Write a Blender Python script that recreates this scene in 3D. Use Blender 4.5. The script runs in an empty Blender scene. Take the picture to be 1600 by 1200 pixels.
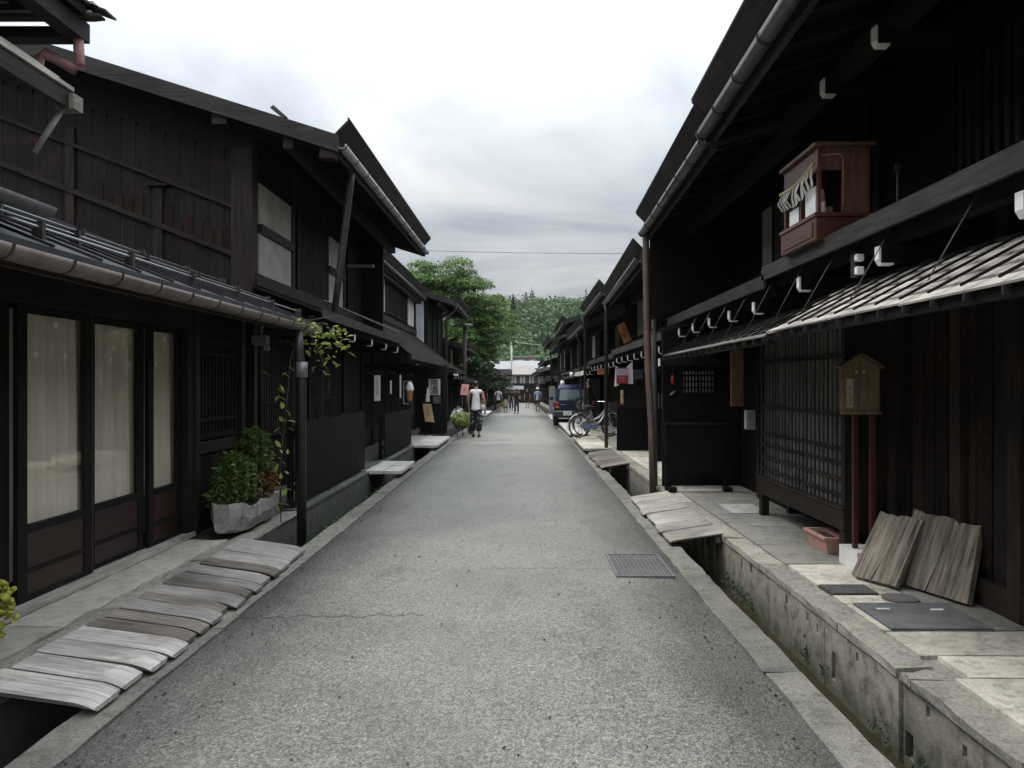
import bpy, bmesh, math, random
import numpy as np
from mathutils import Vector, Matrix
from math import radians, sin, cos, pi
random.seed(7); np.random.seed(7)
SC = bpy.context.scene
COL = SC.collection

# ------------------------------------------------------------------ camera
cam_d = bpy.data.cameras.new('camera'); cam = bpy.data.objects.new('camera', cam_d); COL.objects.link(cam)
cam.location = (0, 0, 1.55); cam.rotation_euler = (radians(90), 0, 0)
cam_d.sensor_width = 36; cam_d.lens = 28.0; cam_d.shift_x = -0.01
cam_d.clip_start = 0.05; cam_d.clip_end = 3000
SC.camera = cam

# ------------------------------------------------------------------ overcast sky
SUN_EL, SUN_AZ = radians(62), radians(-60)      # soft sun behind cloud, high, from the left front
w = bpy.data.worlds.new('World'); SC.world = w; w.use_nodes = True
nt = w.node_tree; nt.nodes.clear()
def N(t, **k):
    n = nt.nodes.new(t)
    for a, b in k.items(): setattr(n, a, b)
    return n
def mth(op, a, b=None, c=None):
    n = N('ShaderNodeMath', operation=op)
    for i, v in enumerate((a, b, c)):
        if v is None: continue
        if isinstance(v, (int, float)): n.inputs[i].default_value = v
        else: nt.links.new(v, n.inputs[i])
    return n.outputs[0]
tc = N('ShaderNodeTexCoord'); sep = N('ShaderNodeSeparateXYZ'); nt.links.new(tc.outputs['Generated'], sep.inputs[0])
zz = mth('MAXIMUM', sep.outputs['Z'], 0.0)
den = mth('ADD', zz, 0.16)
cx = N('ShaderNodeCombineXYZ')
nt.links.new(mth('DIVIDE', sep.outputs['X'], den), cx.inputs[0]); nt.links.new(mth('DIVIDE', sep.outputs['Y'], den), cx.inputs[1])
no = N('ShaderNodeTexNoise'); no.inputs['Scale'].default_value = 0.85; no.inputs['Detail'].default_value = 8; no.inputs['Roughness'].default_value = 0.56; no.inputs['Distortion'].default_value = 0.5
nt.links.new(cx.outputs[0], no.inputs['Vector'])
# CIE overcast sky: luminance (1 + 2 sin elevation) / 3 of the zenith's, broken by cloud
lum = mth('ADD', mth('MINIMUM', mth('MULTIPLY', mth('POWER', zz, 1.6), 2.8), 2.7), 0.285)
cl = N('ShaderNodeMapRange'); cl.inputs['From Min'].default_value = 0.30; cl.inputs['From Max'].default_value = 0.68
cl.inputs['To Min'].default_value = 0.50; cl.inputs['To Max'].default_value = 1.42
nt.links.new(no.outputs['Fac'], cl.inputs['Value'])
lum2 = mth('MULTIPLY', lum, cl.outputs[0])
ramp = N('ShaderNodeValToRGB'); ramp.color_ramp.elements[0].position = 0.30; ramp.color_ramp.elements[0].color = (0.81, 0.93, 1.07, 1)
ramp.color_ramp.elements[1].position = 0.66; ramp.color_ramp.elements[1].color = (1.0, 1.0, 1.0, 1)
nt.links.new(no.outputs['Fac'], ramp.inputs[0])
vm = N('ShaderNodeVectorMath', operation='SCALE'); nt.links.new(ramp.outputs[0], vm.inputs[0]); nt.links.new(lum2, vm.inputs['Scale'])
sky = N('ShaderNodeTexSky'); sky.sky_type = 'NISHITA'; sky.sun_disc = False; sky.sun_elevation = SUN_EL; sky.sun_rotation = SUN_AZ; sky.dust_density = 4.0
vs = N('ShaderNodeVectorMath', operation='SCALE'); nt.links.new(sky.outputs[0], vs.inputs[0]); vs.inputs['Scale'].default_value = 0.008
va = N('ShaderNodeVectorMath', operation='ADD'); nt.links.new(vm.outputs[0], va.inputs[0]); nt.links.new(vs.outputs[0], va.inputs[1])
bg = N('ShaderNodeBackground'); nt.links.new(va.outputs[0], bg.inputs[0]); bg.inputs['Strength'].default_value = 1.0
wo = N('ShaderNodeOutputWorld'); nt.links.new(bg.outputs[0], wo.inputs[0])

sd = bpy.data.lights.new('sun', 'SUN'); sd.energy = 1.5; sd.angle = radians(25); sd.color = (1, 0.94, 0.84)
sun = bpy.data.objects.new('sun', sd); COL.objects.link(sun)
dvec = Vector((sin(SUN_AZ) * cos(SUN_EL), cos(SUN_AZ) * cos(SUN_EL), sin(SUN_EL)))
sun.rotation_euler = dvec.to_track_quat('Z', 'Y').to_euler(); sun.location = (0, 0, 30)

SC.view_settings.view_transform = 'Standard'; SC.view_settings.look = 'None'; SC.view_settings.exposure = 0.35; SC.view_settings.gamma = 1.0
SC.cycles.use_denoising = True
SC.cycles.max_bounces = 6; SC.cycles.transparent_max_bounces = 12; SC.cycles.volume_bounces = 0
SC.cycles.sample_clamp_indirect = 6

# ------------------------------------------------------------------ materials
def mat(name, fn):
    m = bpy.data.materials.new(name); m.use_nodes = True
    t = m.node_tree; b = t.nodes['Principled BSDF']
    class G: pass
    g = G(); g.t = t; g.b = b; g.m = m
    def node(ty, **k):
        n = t.nodes.new(ty)
        for a, v in k.items():
            if a in n.inputs.keys(): n.inputs[a].default_value = v
            else: setattr(n, a, v)
        return n
    g.node = node; g.link = lambda a, c: t.links.new(a, c)
    def pos(sx=1, sy=1, sz=1, obj=False):
        src = node('ShaderNodeTexCoord').outputs['Object'] if obj else node('ShaderNodeNewGeometry').outputs['Position']
        mp = node('ShaderNodeMapping'); mp.inputs['Scale'].default_value = (sx, sy, sz); t.links.new(src, mp.inputs['Vector']); return mp.outputs[0]
    g.pos = pos
    def noise(vec, scale, detail=4, rough=0.55, dist=0):
        n = node('ShaderNodeTexNoise'); n.inputs['Scale'].default_value = scale; n.inputs['Detail'].default_value = detail
        n.inputs['Roughness'].default_value = rough; n.inputs['Distortion'].default_value = dist; t.links.new(vec, n.inputs['Vector']); return n.outputs['Fac']
    g.noise = noise
    def ramp(fac, stops):
        r = node('ShaderNodeValToRGB'); e = r.color_ramp.elements
        while len(e) < len(stops): e.new(0.5)
        for q, (p, c) in zip(e, stops):
            q.position = p; q.color = (*c, 1) if len(c) == 3 else c
        t.links.new(fac, r.inputs[0]); return r.outputs[0]
    g.ramp = ramp
    def mix(fac, a, c, blend='MIX'):
        n = node('ShaderNodeMix', data_type='RGBA', blend_type=blend)
        for s, v in ((n.inputs[0], fac), (n.inputs[6], a), (n.inputs[7], c)):
            if isinstance(v, (int, float)): s.default_value = v
            elif isinstance(v, tuple): s.default_value = (*v, 1)
            else: t.links.new(v, s)
        return n.outputs[2]
    g.mix = mix
    def math_(op, a, c=None, d=None):
        n = node('ShaderNodeMath', operation=op)
        for i, v in enumerate((a, c, d)):
            if v is None: continue
            if isinstance(v, (int, float)): n.inputs[i].default_value = v
            else: t.links.new(v, n.inputs[i])
        return n.outputs[0]
    g.math = math_
    def bump(h, strength=0.3, dist=0.01, normal=None):
        n = node('ShaderNodeBump'); n.inputs['Strength'].default_value = strength; n.inputs['Distance'].default_value = dist
        t.links.new(h, n.inputs['Height'])
        if normal is not None: t.links.new(normal, n.inputs['Normal'])
        t.links.new(n.outputs[0], b.inputs['Normal']); return n.outputs[0]
    g.bump = bump
    def col(c): 
        if isinstance(c, tuple): b.inputs['Base Color'].default_value = (*c, 1)
        else: t.links.new(c, b.inputs['Base Color'])
    g.col = col
    def rough(v):
        if isinstance(v, (int, float)): b.inputs['Roughness'].default_value = v
        else: t.links.new(v, b.inputs['Roughness'])
    g.rough = rough
    g.rand = lambda: node('ShaderNodeObjectInfo').outputs['Random']
    fn(g); return m
M = {}
def rgb(v, f): return tuple(x * f for x in v)
def wood(name, c, axis='y', var=0.5, rough=0.6, grain=40, bump=0.25, spec=0.3, stain=None, det=6, obj=False):
    def f(g):
        s = {'x': (0.06, 1, 1), 'y': (1, 0.06, 1), 'z': (1, 1, 0.06), 'p': (0.07, 1, 0.08)}[axis]
        v = g.pos(*s, obj=obj); rn = g.rand()
        ad = g.node('ShaderNodeVectorMath', operation='ADD'); g.link(v, ad.inputs[0])
        cb = g.node('ShaderNodeCombineXYZ')
        for i in range(3): g.link(g.math('MULTIPLY', rn, 7.0), cb.inputs[i])
        g.link(cb.outputs[0], ad.inputs[1]); v = ad.outputs[0]
        n1 = g.noise(v, grain, det, 0.65, 0.3 if det > 4 else 0.0); n2 = g.noise(g.pos(), 1.7, 5, 0.6)
        base = g.ramp(n1, [(0.3, rgb(c, 1 - var)), (0.5, c), (0.72, rgb(c, 1 + var))])
        fac = g.math('MULTIPLY_ADD', n2, 2.0, 0.0)
        fac = g.math('MULTIPLY', fac, g.math('MULTIPLY_ADD', rn, 0.6, 0.7))
        sc = g.node('ShaderNodeVectorMath', operation='SCALE'); g.link(base, sc.inputs[0]); g.link(fac, sc.inputs['Scale'])
        out = sc.outputs[0]
        if stain:
            m_ = g.ramp(g.noise(g.pos(), 3.1, 6, 0.7), [(0.55, (0, 0, 0)), (0.72, (1, 1, 1))])
            out = g.mix(m_, out, stain)
        g.col(out); g.rough(rough); g.b.inputs['Specular IOR Level'].default_value = spec
        g.bump(n1, bump, 0.004)
    M[name] = mat(name, f)
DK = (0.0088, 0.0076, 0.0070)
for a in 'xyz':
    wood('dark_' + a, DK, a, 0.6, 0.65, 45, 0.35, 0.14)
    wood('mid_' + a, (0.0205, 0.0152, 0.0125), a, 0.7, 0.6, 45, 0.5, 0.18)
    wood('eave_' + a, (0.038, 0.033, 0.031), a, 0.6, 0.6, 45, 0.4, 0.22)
    wood('grey_' + a, (0.30, 0.275, 0.245), a, 0.42, 0.75, 38, 0.7, 0.25)
    wood('brown_' + a, (0.105, 0.052, 0.033), a, 0.45, 0.5, 35, 0.3, 0.35)
wood('plank_l', (0.30, 0.285, 0.262), 'p', 0.4, 0.7, 48, 0.3, 0.3, stain=(0.17, 0.135, 0.105), det=3)
wood('plank_m', (0.235, 0.222, 0.205), 'p', 0.45, 0.7, 50, 0.3, 0.3, det=3)
wood('plank_w', (0.345, 0.332, 0.307), 'p', 0.4, 0.68, 48, 0.3, 0.3, stain=(0.2, 0.17, 0.145), det=3)
wood('plank_d', (0.125, 0.105, 0.090), 'p', 0.55, 0.75, 60, 0.3, 0.25, det=3)
wood('plank_brown', (0.180, 0.155, 0.130), 'p', 0.5, 0.75, 55, 0.3, 0.25, det=3)
wood('plank_r', (0.26, 0.24, 0.21), 'p', 0.45, 0.75, 55, 0.3, 0.25, det=3)
wood('driftwood', (0.185, 0.158, 0.128), 'z', 0.75, 0.8, 42, 0.7, 0.2, det=4, obj=True)
wood('lattice', (0.095, 0.092, 0.086), 'z', 0.35, 0.55, 50, 0.2, 0.35)
wood('awning_board', (0.40, 0.375, 0.345), 'y', 0.35, 0.7, 26, 0.8, 0.25)
wood('awning_far', (0.15, 0.14, 0.13), 'y', 0.4, 0.75, 26, 0.5, 0.2)
wood('oak', (0.24, 0.15, 0.085), 'z', 0.3, 0.5, 30, 0.2, 0.35)
wood('notice_wood', (0.18, 0.118, 0.070), 'z', 0.3, 0.55, 30, 0.2, 0.3)
wood('red_post', (0.058, 0.021, 0.015), 'z', 0.3, 0.5, 30, 0.2, 0.35)
wood('red_panel', (0.024, 0.0085, 0.0072), 'y', 0.3, 0.4, 30, 0.2, 0.5)
wood('shrine_red', (0.095, 0.031, 0.018), 'y', 0.35, 0.4, 26, 0.2, 0.45)
wood('burnt', (0.0090, 0.0068, 0.0058), 'z', 0.75, 0.65, 30, 0.6, 0.2, stain=(0.045, 0.018, 0.010))
wood('orange_board', (0.36, 0.15, 0.055), 'z', 0.25, 0.5, 25, 0.2, 0.35)

wood('faded_z', (0.0165, 0.0088, 0.0065), 'z', 0.6, 0.65, 40, 0.4, 0.15)
def f_asphalt(g):
    p = g.pos()
    v = g.node('ShaderNodeTexVoronoi'); v.inputs['Scale'].default_value = 95; g.link(p, v.inputs['Vector'])
    n0 = g.noise(p, 100, 4, 0.75); n1 = g.noise(p, 34, 4, 0.75); n5 = g.noise(g.pos(1, 0.45, 1), 3.2, 5, 0.65); n2 = g.noise(p, 0.9, 5, 0.6); n3 = g.noise(g.pos(1, 0.16, 1), 2.2, 4, 0.6)
    c = g.ramp(n0, [(0.31, (0.045, 0.045, 0.041)), (0.46, (0.138, 0.136, 0.122)), (0.60, (0.206, 0.202, 0.181)), (0.74, (0.47, 0.455, 0.41))])
    c = g.mix(1.0, c, g.ramp(v.outputs['Color'], [(0.1, (0.5, 0.5, 0.5)), (0.9, (1.45, 1.45, 1.42))]), 'MULTIPLY')
    c = g.mix(1.0, c, g.ramp(n1, [(0.30, (0.35, 0.35, 0.35)), (0.42, (0.92, 0.92, 0.92)), (0.7, (1.16, 1.16, 1.15))]), 'MULTIPLY')
    c = g.mix(1.0, c, g.ramp(n2, [(0.3, (0.80, 0.805, 0.80)), (0.68, (1.18, 1.18, 1.16))]), 'MULTIPLY')
    c = g.mix(1.0, c, g.ramp(n5, [(0.28, (0.72, 0.72, 0.72)), (0.43, (1, 1, 1)), (0.7, (1.08, 1.08, 1.07))]), 'MULTIPLY')
    # damp dirt along the kerbs, worn bright centre
    sp = g.node('ShaderNodeSeparateXYZ'); g.link(p, sp.inputs[0])
    ax = g.math('ABSOLUTE', g.math('ADD', sp.outputs['X'], 0.295))
    e = g.math('ADD', ax, g.math('MULTIPLY', g.math('SUBTRACT', n3, 0.5), 0.75))
    em = g.ramp(e, [(0.98, (1, 1, 1)), (1.0, (1, 1, 1))])
    mr = g.node('ShaderNodeMapRange'); mr.inputs['From Min'].default_value = 1.02; mr.inputs['From Max'].default_value = 1.62; mr.inputs['To Min'].default_value = 1.0; mr.inputs['To Max'].default_value = 0.34
    g.link(e, mr.inputs['Value'])
    sc = g.node('ShaderNodeVectorMath', operation='SCALE'); g.link(c, sc.inputs[0]); g.link(mr.outputs[0], sc.inputs['Scale']); c = sc.outputs[0]
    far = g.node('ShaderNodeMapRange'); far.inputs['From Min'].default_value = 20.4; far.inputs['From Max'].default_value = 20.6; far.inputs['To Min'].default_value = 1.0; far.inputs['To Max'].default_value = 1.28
    g.link(sp.outputs['Y'], far.inputs['Value'])          # paler past the seam: far-road sky sheen put into the colour
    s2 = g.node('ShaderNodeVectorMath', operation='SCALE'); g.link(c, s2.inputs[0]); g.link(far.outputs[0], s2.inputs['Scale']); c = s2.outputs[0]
    # cracks across the road (thin lines with a wandering course)
    wob = g.noise(g.pos(1, 0, 0), 5, 8, 0.7)
    for (y0, amp, xa, xb, wd) in ((5.28, 0.55, -1.95, -0.65, 0.012), (6.62, 0.35, -0.35, 0.78, 0.008), (10.4, 0.6, -1.3, 0.9, 0.007), (17.0, 0.5, -1.9, 1.0, 0.012), (24.5, 0.5, -1.6, 0.9, 0.018)):
        d = g.math('ABSOLUTE', g.math('SUBTRACT', g.math('SUBTRACT', sp.outputs['Y'], y0), g.math('MULTIPLY', g.math('SUBTRACT', wob, 0.5), amp)))
        on = g.math('LESS_THAN', d, wd)
        on = g.math('MULTIPLY', on, g.math('MULTIPLY', g.math('GREATER_THAN', sp.outputs['X'], xa), g.math('LESS_THAN', sp.outputs['X'], xb)))
        c = g.mix(g.math('MULTIPLY', on, 0.85), c, (0.022, 0.022, 0.022))
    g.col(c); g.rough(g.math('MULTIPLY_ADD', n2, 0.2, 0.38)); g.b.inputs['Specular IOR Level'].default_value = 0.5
    g.bump(g.math('ADD', n0, g.math('MULTIPLY', v.outputs['Distance'], 0.7)), 0.55, 0.006)
M['asphalt'] = mat('asphalt', f_asphalt)

def concrete(name, c, scale=60, var=0.4, moss=None, rough=0.85, spots=0.4, dirt=0.45):
    def f(g):
        p = g.pos(); n0 = g.noise(p, scale, 5, 0.7); n1 = g.noise(p, 2.3, 6, 0.65); n2 = g.noise(p, 9, 5, 0.65); rn = g.rand()
        cc = g.ramp(n0, [(0.3, rgb(c, 1 - var)), (0.5, c), (0.7, rgb(c, 1 + var))])
        cc = g.mix(1.0, cc, g.ramp(n1, [(0.3, (1 - dirt,) * 3), (0.68, (1.2, 1.2, 1.18))]), 'MULTIPLY')
        cc = g.mix(spots, cc, g.ramp(n2, [(0.34, rgb(c, 0.35)), (0.5, c), (0.66, rgb(c, 1.15))]))
        k = g.math('MULTIPLY_ADD', rn, 0.35, 0.82)
        sc = g.node('ShaderNodeVectorMath', operation='SCALE'); g.link(cc, sc.inputs[0]); g.link(k, sc.inputs['Scale']); cc = sc.outputs[0]
        if moss:
            mm = g.ramp(g.noise(p, 5.5, 7, 0.72), [(moss[0], (0, 0, 0)), (moss[0] + 0.14, (1, 1, 1))])
            if len(moss) > 2:      # moss grows near the water line
                sp = g.node('ShaderNodeSeparateXYZ'); g.link(p, sp.inputs[0])
                mr = g.node('ShaderNodeMapRange'); mr.inputs['From Min'].default_value = moss[2]; mr.inputs['From Max'].default_value = moss[3]; mr.inputs['To Min'].default_value = 1; mr.inputs['To Max'].default_value = 0
                g.link(g.math('ADD', sp.outputs['Z'], g.math('MULTIPLY', g.math('SUBTRACT', n2, 0.5), 0.35)), mr.inputs['Value'])
                mm = g.math('MAXIMUM', g.math('MULTIPLY', mm, 0.25), g.math('MULTIPLY', mr.outputs[0], g.math('MULTIPLY_ADD', n1, 0.9, 0.35)))
            cc = g.mix(mm, cc, moss[1])
        g.col(cc); g.rough(rough); g.b.inputs['Specular IOR Level'].default_value = 0.3
        g.bump(g.math('ADD', n0, n2), 0.5, 0.006)
    M[name] = mat(name, f)
concrete('kerb', (0.175, 0.170, 0.150), 75, 0.9, (0.56, (0.075, 0.078, 0.045)))
concrete('edge_stone', (0.27, 0.26, 0.225), 55, 0.75, (0.66, (0.12, 0.115, 0.07)))
concrete('canal_wall', (0.265, 0.25, 0.21), 75, 0.95, (0.52, (0.035, 0.038, 0.020), -0.30, 0.03), spots=0.65)
concrete('canal_bed', (0.045, 0.042, 0.032), 30, 0.4)
concrete('plinth', (0.085, 0.085, 0.082), 60, 0.5, (0.58, (0.04, 0.045, 0.028), -0.25, 0.02))
concrete('pavement_grey', (0.225, 0.220, 0.20), 80, 0.5, dirt=0.45)
concrete('pavement_beige', (0.50, 0.47, 0.41), 60, 0.55, dirt=0.65, spots=0.5)
concrete('pavement_left', (0.38, 0.36, 0.315), 70, 0.3, dirt=0.4)
concrete('cover_slab', (0.46, 0.45, 0.42), 60, 0.2, dirt=0.3)
concrete('white_stone', (0.60, 0.60, 0.58), 40, 0.12, dirt=0.2, spots=0.1)
concrete('trough_stone', (0.34, 0.33, 0.31), 22, 0.7, (0.6, (0.06, 0.06, 0.045)), spots=0.6)
concrete('plaster', (0.42, 0.41, 0.37), 20, 0.1, dirt=0.3, spots=0.15)
concrete('earth', (0.10, 0.085, 0.06), 8, 0.4)
concrete('steel_plate', (0.11, 0.115, 0.12), 90, 0.3, rough=0.55, dirt=0.3)
concrete('cast_iron', (0.135, 0.130, 0.135), 90, 0.4, rough=0.5, dirt=0.3)

def plain(name, c, rough=0.5, metal=0.0, var=0.15, spec=0.5, scale=6, emit=0):
    def f(g):
        n = g.noise(g.pos(), scale, 5, 0.65)
        g.col(g.ramp(n, [(0.3, rgb(c, 1 - var)), (0.7, rgb(c, 1 + var))])); g.rough(rough)
        g.b.inputs['Metallic'].default_value = metal; g.b.inputs['Specular IOR Level'].default_value = spec
        if emit:
            g.b.inputs['Emission Color'].default_value = (*c, 1); g.b.inputs['Emission Strength'].default_value = emit
    M[name] = mat(name, f)
plain('gutter_brown', (0.125, 0.098, 0.085), 0.45, 0.0, 0.4, 0.5, 9)
plain('gutter_grey', (0.10, 0.10, 0.10), 0.4, 0.3, 0.35, 0.5, 9)
plain('gutter_white', (0.30, 0.30, 0.31), 0.4, 0.0, 0.3)
plain('pipe_brown', (0.115, 0.082, 0.068), 0.5, 0.0, 0.3)
plain('pipe_grey', (0.16, 0.165, 0.17), 0.4, 0.2, 0.3)
plain('pipe_dark', (0.020, 0.019, 0.018), 0.45, 0.0, 0.3)
plain('pipe_pink', (0.30, 0.155, 0.15), 0.5, 0.0, 0.2)
plain('roof_metal', (0.022, 0.022, 0.024), 0.33, 0.0, 0.4, 0.6)
plain('roof_dark', (0.017, 0.0135, 0.0125), 0.85, 0.0, 0.5, 0.08)
plain('rod_steel', (0.30, 0.30, 0.30), 0.4, 0.6, 0.2)
plain('wire', (0.06, 0.06, 0.065), 0.5)
plain('white_paint', (0.80, 0.80, 0.78), 0.5, 0, 0.06)
plain('white_globe', (0.85, 0.85, 0.83), 0.3, 0, 0.03)
plain('black_paint', (0.006, 0.0066, 0.0080), 0.7, 0, 0.3, 0.15)
plain('blueblack', (0.0070, 0.0074, 0.0090), 0.75, 0, 0.3, 0.14)
plain('black', (0.006, 0.006, 0.006), 0.7, 0, 0.2)
plain('paper', (0.72, 0.70, 0.66), 0.8, 0, 0.08)
plain('paper_old', (0.46, 0.41, 0.34), 0.8, 0, 0.12)
plain('ink', (0.012, 0.011, 0.011), 0.6)
plain('pinkish_paper', (0.52, 0.44, 0.44), 0.8, 0, 0.05)
plain('pink_sign', (0.62, 0.33, 0.31), 0.7, 0, 0.15, scale=25)
plain('red', (0.32, 0.020, 0.022), 0.55, 0, 0.15)
plain('maroon', (0.16, 0.012, 0.02), 0.6, 0, 0.15)
plain('lilac', (0.50, 0.42, 0.52), 0.7, 0, 0.08)
plain('mauve', (0.085, 0.065, 0.10), 0.7, 0, 0.15)
plain('cloth_white', (0.78, 0.79, 0.80), 0.85, 0, 0.06)
plain('cone_orange', (0.42, 0.19, 0.075), 0.6, 0, 0.15)
plain('cream', (0.74, 0.73, 0.70), 0.45, 0, 0.05)
plain('terracotta', (0.47, 0.27, 0.21), 0.7, 0, 0.12)
plain('corrugated', (0.50, 0.525, 0.56), 0.45, 0, 0.15)
plain('kraft', (0.43, 0.32, 0.17), 0.7, 0, 0.2, scale=14)
plain('skin', (0.38, 0.22, 0.155), 0.55, 0, 0.06)
plain('hair', (0.022, 0.018, 0.015), 0.45)
plain('hair_grey', (0.10, 0.09, 0.08), 0.5)
plain('shirt_white', (0.75, 0.75, 0.78), 0.85, 0, 0.05)
plain('shirt_lilac', (0.60, 0.58, 0.72), 0.85, 0, 0.05)
plain('shirt_blue', (0.40, 0.47, 0.58), 0.85, 0, 0.06)
plain('cloth_black', (0.012, 0.012, 0.014), 0.9)
plain('cloth_navy', (0.016, 0.020, 0.032), 0.9)
plain('cloth_green', (0.018, 0.022, 0.016), 0.9)
plain('denim', (0.045, 0.065, 0.11), 0.9, 0, 0.2)
plain('khaki', (0.34, 0.27, 0.18), 0.9, 0, 0.1)
plain('shoe', (0.02, 0.02, 0.02), 0.6)
plain('car_blue', (0.007, 0.013, 0.048), 0.22, 0.2, 0.08)
plain('car_lower', (0.030, 0.036, 0.048), 0.4, 0.1, 0.1)
plain('rubber', (0.012, 0.012, 0.012), 0.8)
plain('chrome', (0.60, 0.60, 0.62), 0.22, 1.0, 0.1)
plain('bike_silver', (0.34, 0.33, 0.32), 0.32, 0.6, 0.1)
plain('bike_blue', (0.25, 0.36, 0.55), 0.35, 0.3, 0.1)
plain('tail_red', (0.30, 0.018, 0.015), 0.2)
plain('car_glass', (0.16, 0.20, 0.23), 0.06, 0.0, 0.2, 1.0)
plain('light_roof', (0.20, 0.18, 0.165), 0.6, 0, 0.08, scale=0.6)
plain('tin_roof', (0.20, 0.205, 0.215), 0.5, 0, 0.12, scale=0.8)
plain('house_white', (0.50, 0.51, 0.52), 0.8, 0, 0.05)
plain('house_beige', (0.36, 0.31, 0.25), 0.8, 0, 0.1)
plain('pole_green', (0.30, 0.36, 0.31), 0.5, 0, 0.1)
plain('warm_glow', (1.0, 0.78, 0.50), 0.4, 0, 0.02, emit=1.4)
plain('soil', (0.03, 0.022, 0.016), 0.95, 0, 0.4)
plain('bark', (0.055, 0.042, 0.032), 0.9, 0, 0.4)

def leafmat(name, c, c2, trans=0.25, scale=1.2, rough=0.55):
    def f(g):
        n = g.noise(g.pos(), scale, 3, 0.6); rn = g.node('ShaderNodeNewGeometry').outputs['Random Per Island']
        n = g.math('MULTIPLY_ADD', n, 2.2, -0.6); n = g.math('MINIMUM', g.math('MAXIMUM', n, 0.0), 1.0); cc = g.mix(n, c, c2); cc = g.mix(1.0, cc, g.ramp(rn, [(0.0, (0.72, 0.74, 0.7)), (1.0, (1.25, 1.22, 1.2))]), 'MULTIPLY')
        g.col(cc); g.rough(rough); g.b.inputs['Specular IOR Level'].default_value = 0.3
        tr = g.node('ShaderNodeBsdfTranslucent'); g.link(cc, tr.inputs[0]); mx = g.node('ShaderNodeMixShader'); mx.inputs[0].default_value = trans
        g.link(g.b.outputs[0], mx.inputs[1]); g.link(tr.outputs[0], mx.inputs[2])
        out = [n_ for n_ in g.t.nodes if n_.type == 'OUTPUT_MATERIAL'][0]; g.link(mx.outputs[0], out.inputs[0])
    M[name] = mat(name, f)
leafmat('leaf_tree', (0.060, 0.125, 0.028), (0.125, 0.215, 0.055), 0.3, 0.5)
leafmat('leaf_dark', (0.016, 0.040, 0.014), (0.04, 0.085, 0.028), 0.2)
leafmat('leaf_vine', (0.13, 0.20, 0.035), (0.30, 0.33, 0.10), 0.3, 6)
leafmat('leaf_bush', (0.035, 0.085, 0.020), (0.13, 0.19, 0.045), 0.3, 9)
leafmat('leaf_red', (0.16, 0.045, 0.02), (0.12, 0.10, 0.03), 0.25, 9)
leafmat('leaf_yellow', (0.36, 0.31, 0.045), (0.24, 0.29, 0.05), 0.25, 9)
leafmat('leaf_pale', (0.20, 0.28, 0.07), (0.34, 0.38, 0.15), 0.3, 9)
leafmat('leaf_hill', (0.016, 0.050, 0.020), (0.100, 0.175, 0.048), 0.22, 0.09)
leafmat('leaf_cedar', (0.010, 0.026, 0.014), (0.018, 0.040, 0.020), 0.1, 0.2)

def f_glass(g):
    g.b.inputs['Base Color'].default_value = (0.02, 0.022, 0.02, 1)
    tr = g.node('ShaderNodeBsdfTransparent'); tr.inputs[0].default_value = (0.97, 0.96, 0.94, 1)
    gl = g.node('ShaderNodeBsdfGlossy'); gl.inputs['Roughness'].default_value = 0.015
    fr = g.node('ShaderNodeLayerWeight'); fr.inputs['Blend'].default_value = 0.5
    nn = g.noise(g.pos(), 2.5, 2, 0.5); bp = g.node('ShaderNodeBump'); bp.inputs['Strength'].default_value = 0.03; bp.inputs['Distance'].default_value = 0.02; g.link(nn, bp.inputs['Height'])
    g.link(bp.outputs[0], gl.inputs['Normal'])
    k = g.math('MULTIPLY_ADD', g.math('POWER', fr.outputs['Facing'], 4.0), 0.75, 0.045)
    mx = g.node('ShaderNodeMixShader'); g.link(k, mx.inputs[0]); g.link(tr.outputs[0], mx.inputs[1]); g.link(gl.outputs[0], mx.inputs[2])
    out = [n_ for n_ in g.t.nodes if n_.type == 'OUTPUT_MATERIAL'][0]; g.link(mx.outputs[0], out.inputs[0])
M['glass'] = mat('glass', f_glass)
def f_curtain(g):
    n = g.noise(g.pos(1, 1, 0.1), 14, 3, 0.6); g.col(g.ramp(n, [(0.3, (0.76, 0.71, 0.62)), (0.7, (0.90, 0.86, 0.77))])); g.rough(0.9)
    tr = g.node('ShaderNodeBsdfTranslucent'); tr.inputs[0].default_value = (0.6, 0.57, 0.5, 1); mx = g.node('ShaderNodeMixShader'); mx.inputs[0].default_value = 0.08
    g.link(g.b.outputs[0], mx.inputs[1]); g.link(tr.outputs[0], mx.inputs[2])
    out = [n_ for n_ in g.t.nodes if n_.type == 'OUTPUT_MATERIAL'][0]; g.link(mx.outputs[0], out.inputs[0])
M['curtain'] = mat('curtain', f_curtain)
def f_water(g):
    n = g.noise(g.pos(), 14, 4, 0.6); g.col((0.028, 0.026, 0.014)); g.rough(0.08); g.b.inputs['IOR'].default_value = 1.33
    g.b.inputs['Specular IOR Level'].default_value = 0.35
    g.bump(n, 0.08, 0.01)
M['water'] = mat('water', f_water)
def f_floral(g):
    v = g.node('ShaderNodeTexVoronoi'); v.inputs['Scale'].default_value = 11; g.link(g.pos(obj=True), v.inputs['Vector'])
    n = g.noise(g.pos(obj=True), 22, 3, 0.6)
    on = g.math('LESS_THAN', g.math('ADD', v.outputs['Distance'], g.math('MULTIPLY', n, 0.35)), 0.40)
    g.col(g.mix(on, (0.010, 0.010, 0.014), (0.42, 0.42, 0.44))); g.rough(0.9)
M['floral'] = mat('floral', f_floral)
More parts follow.
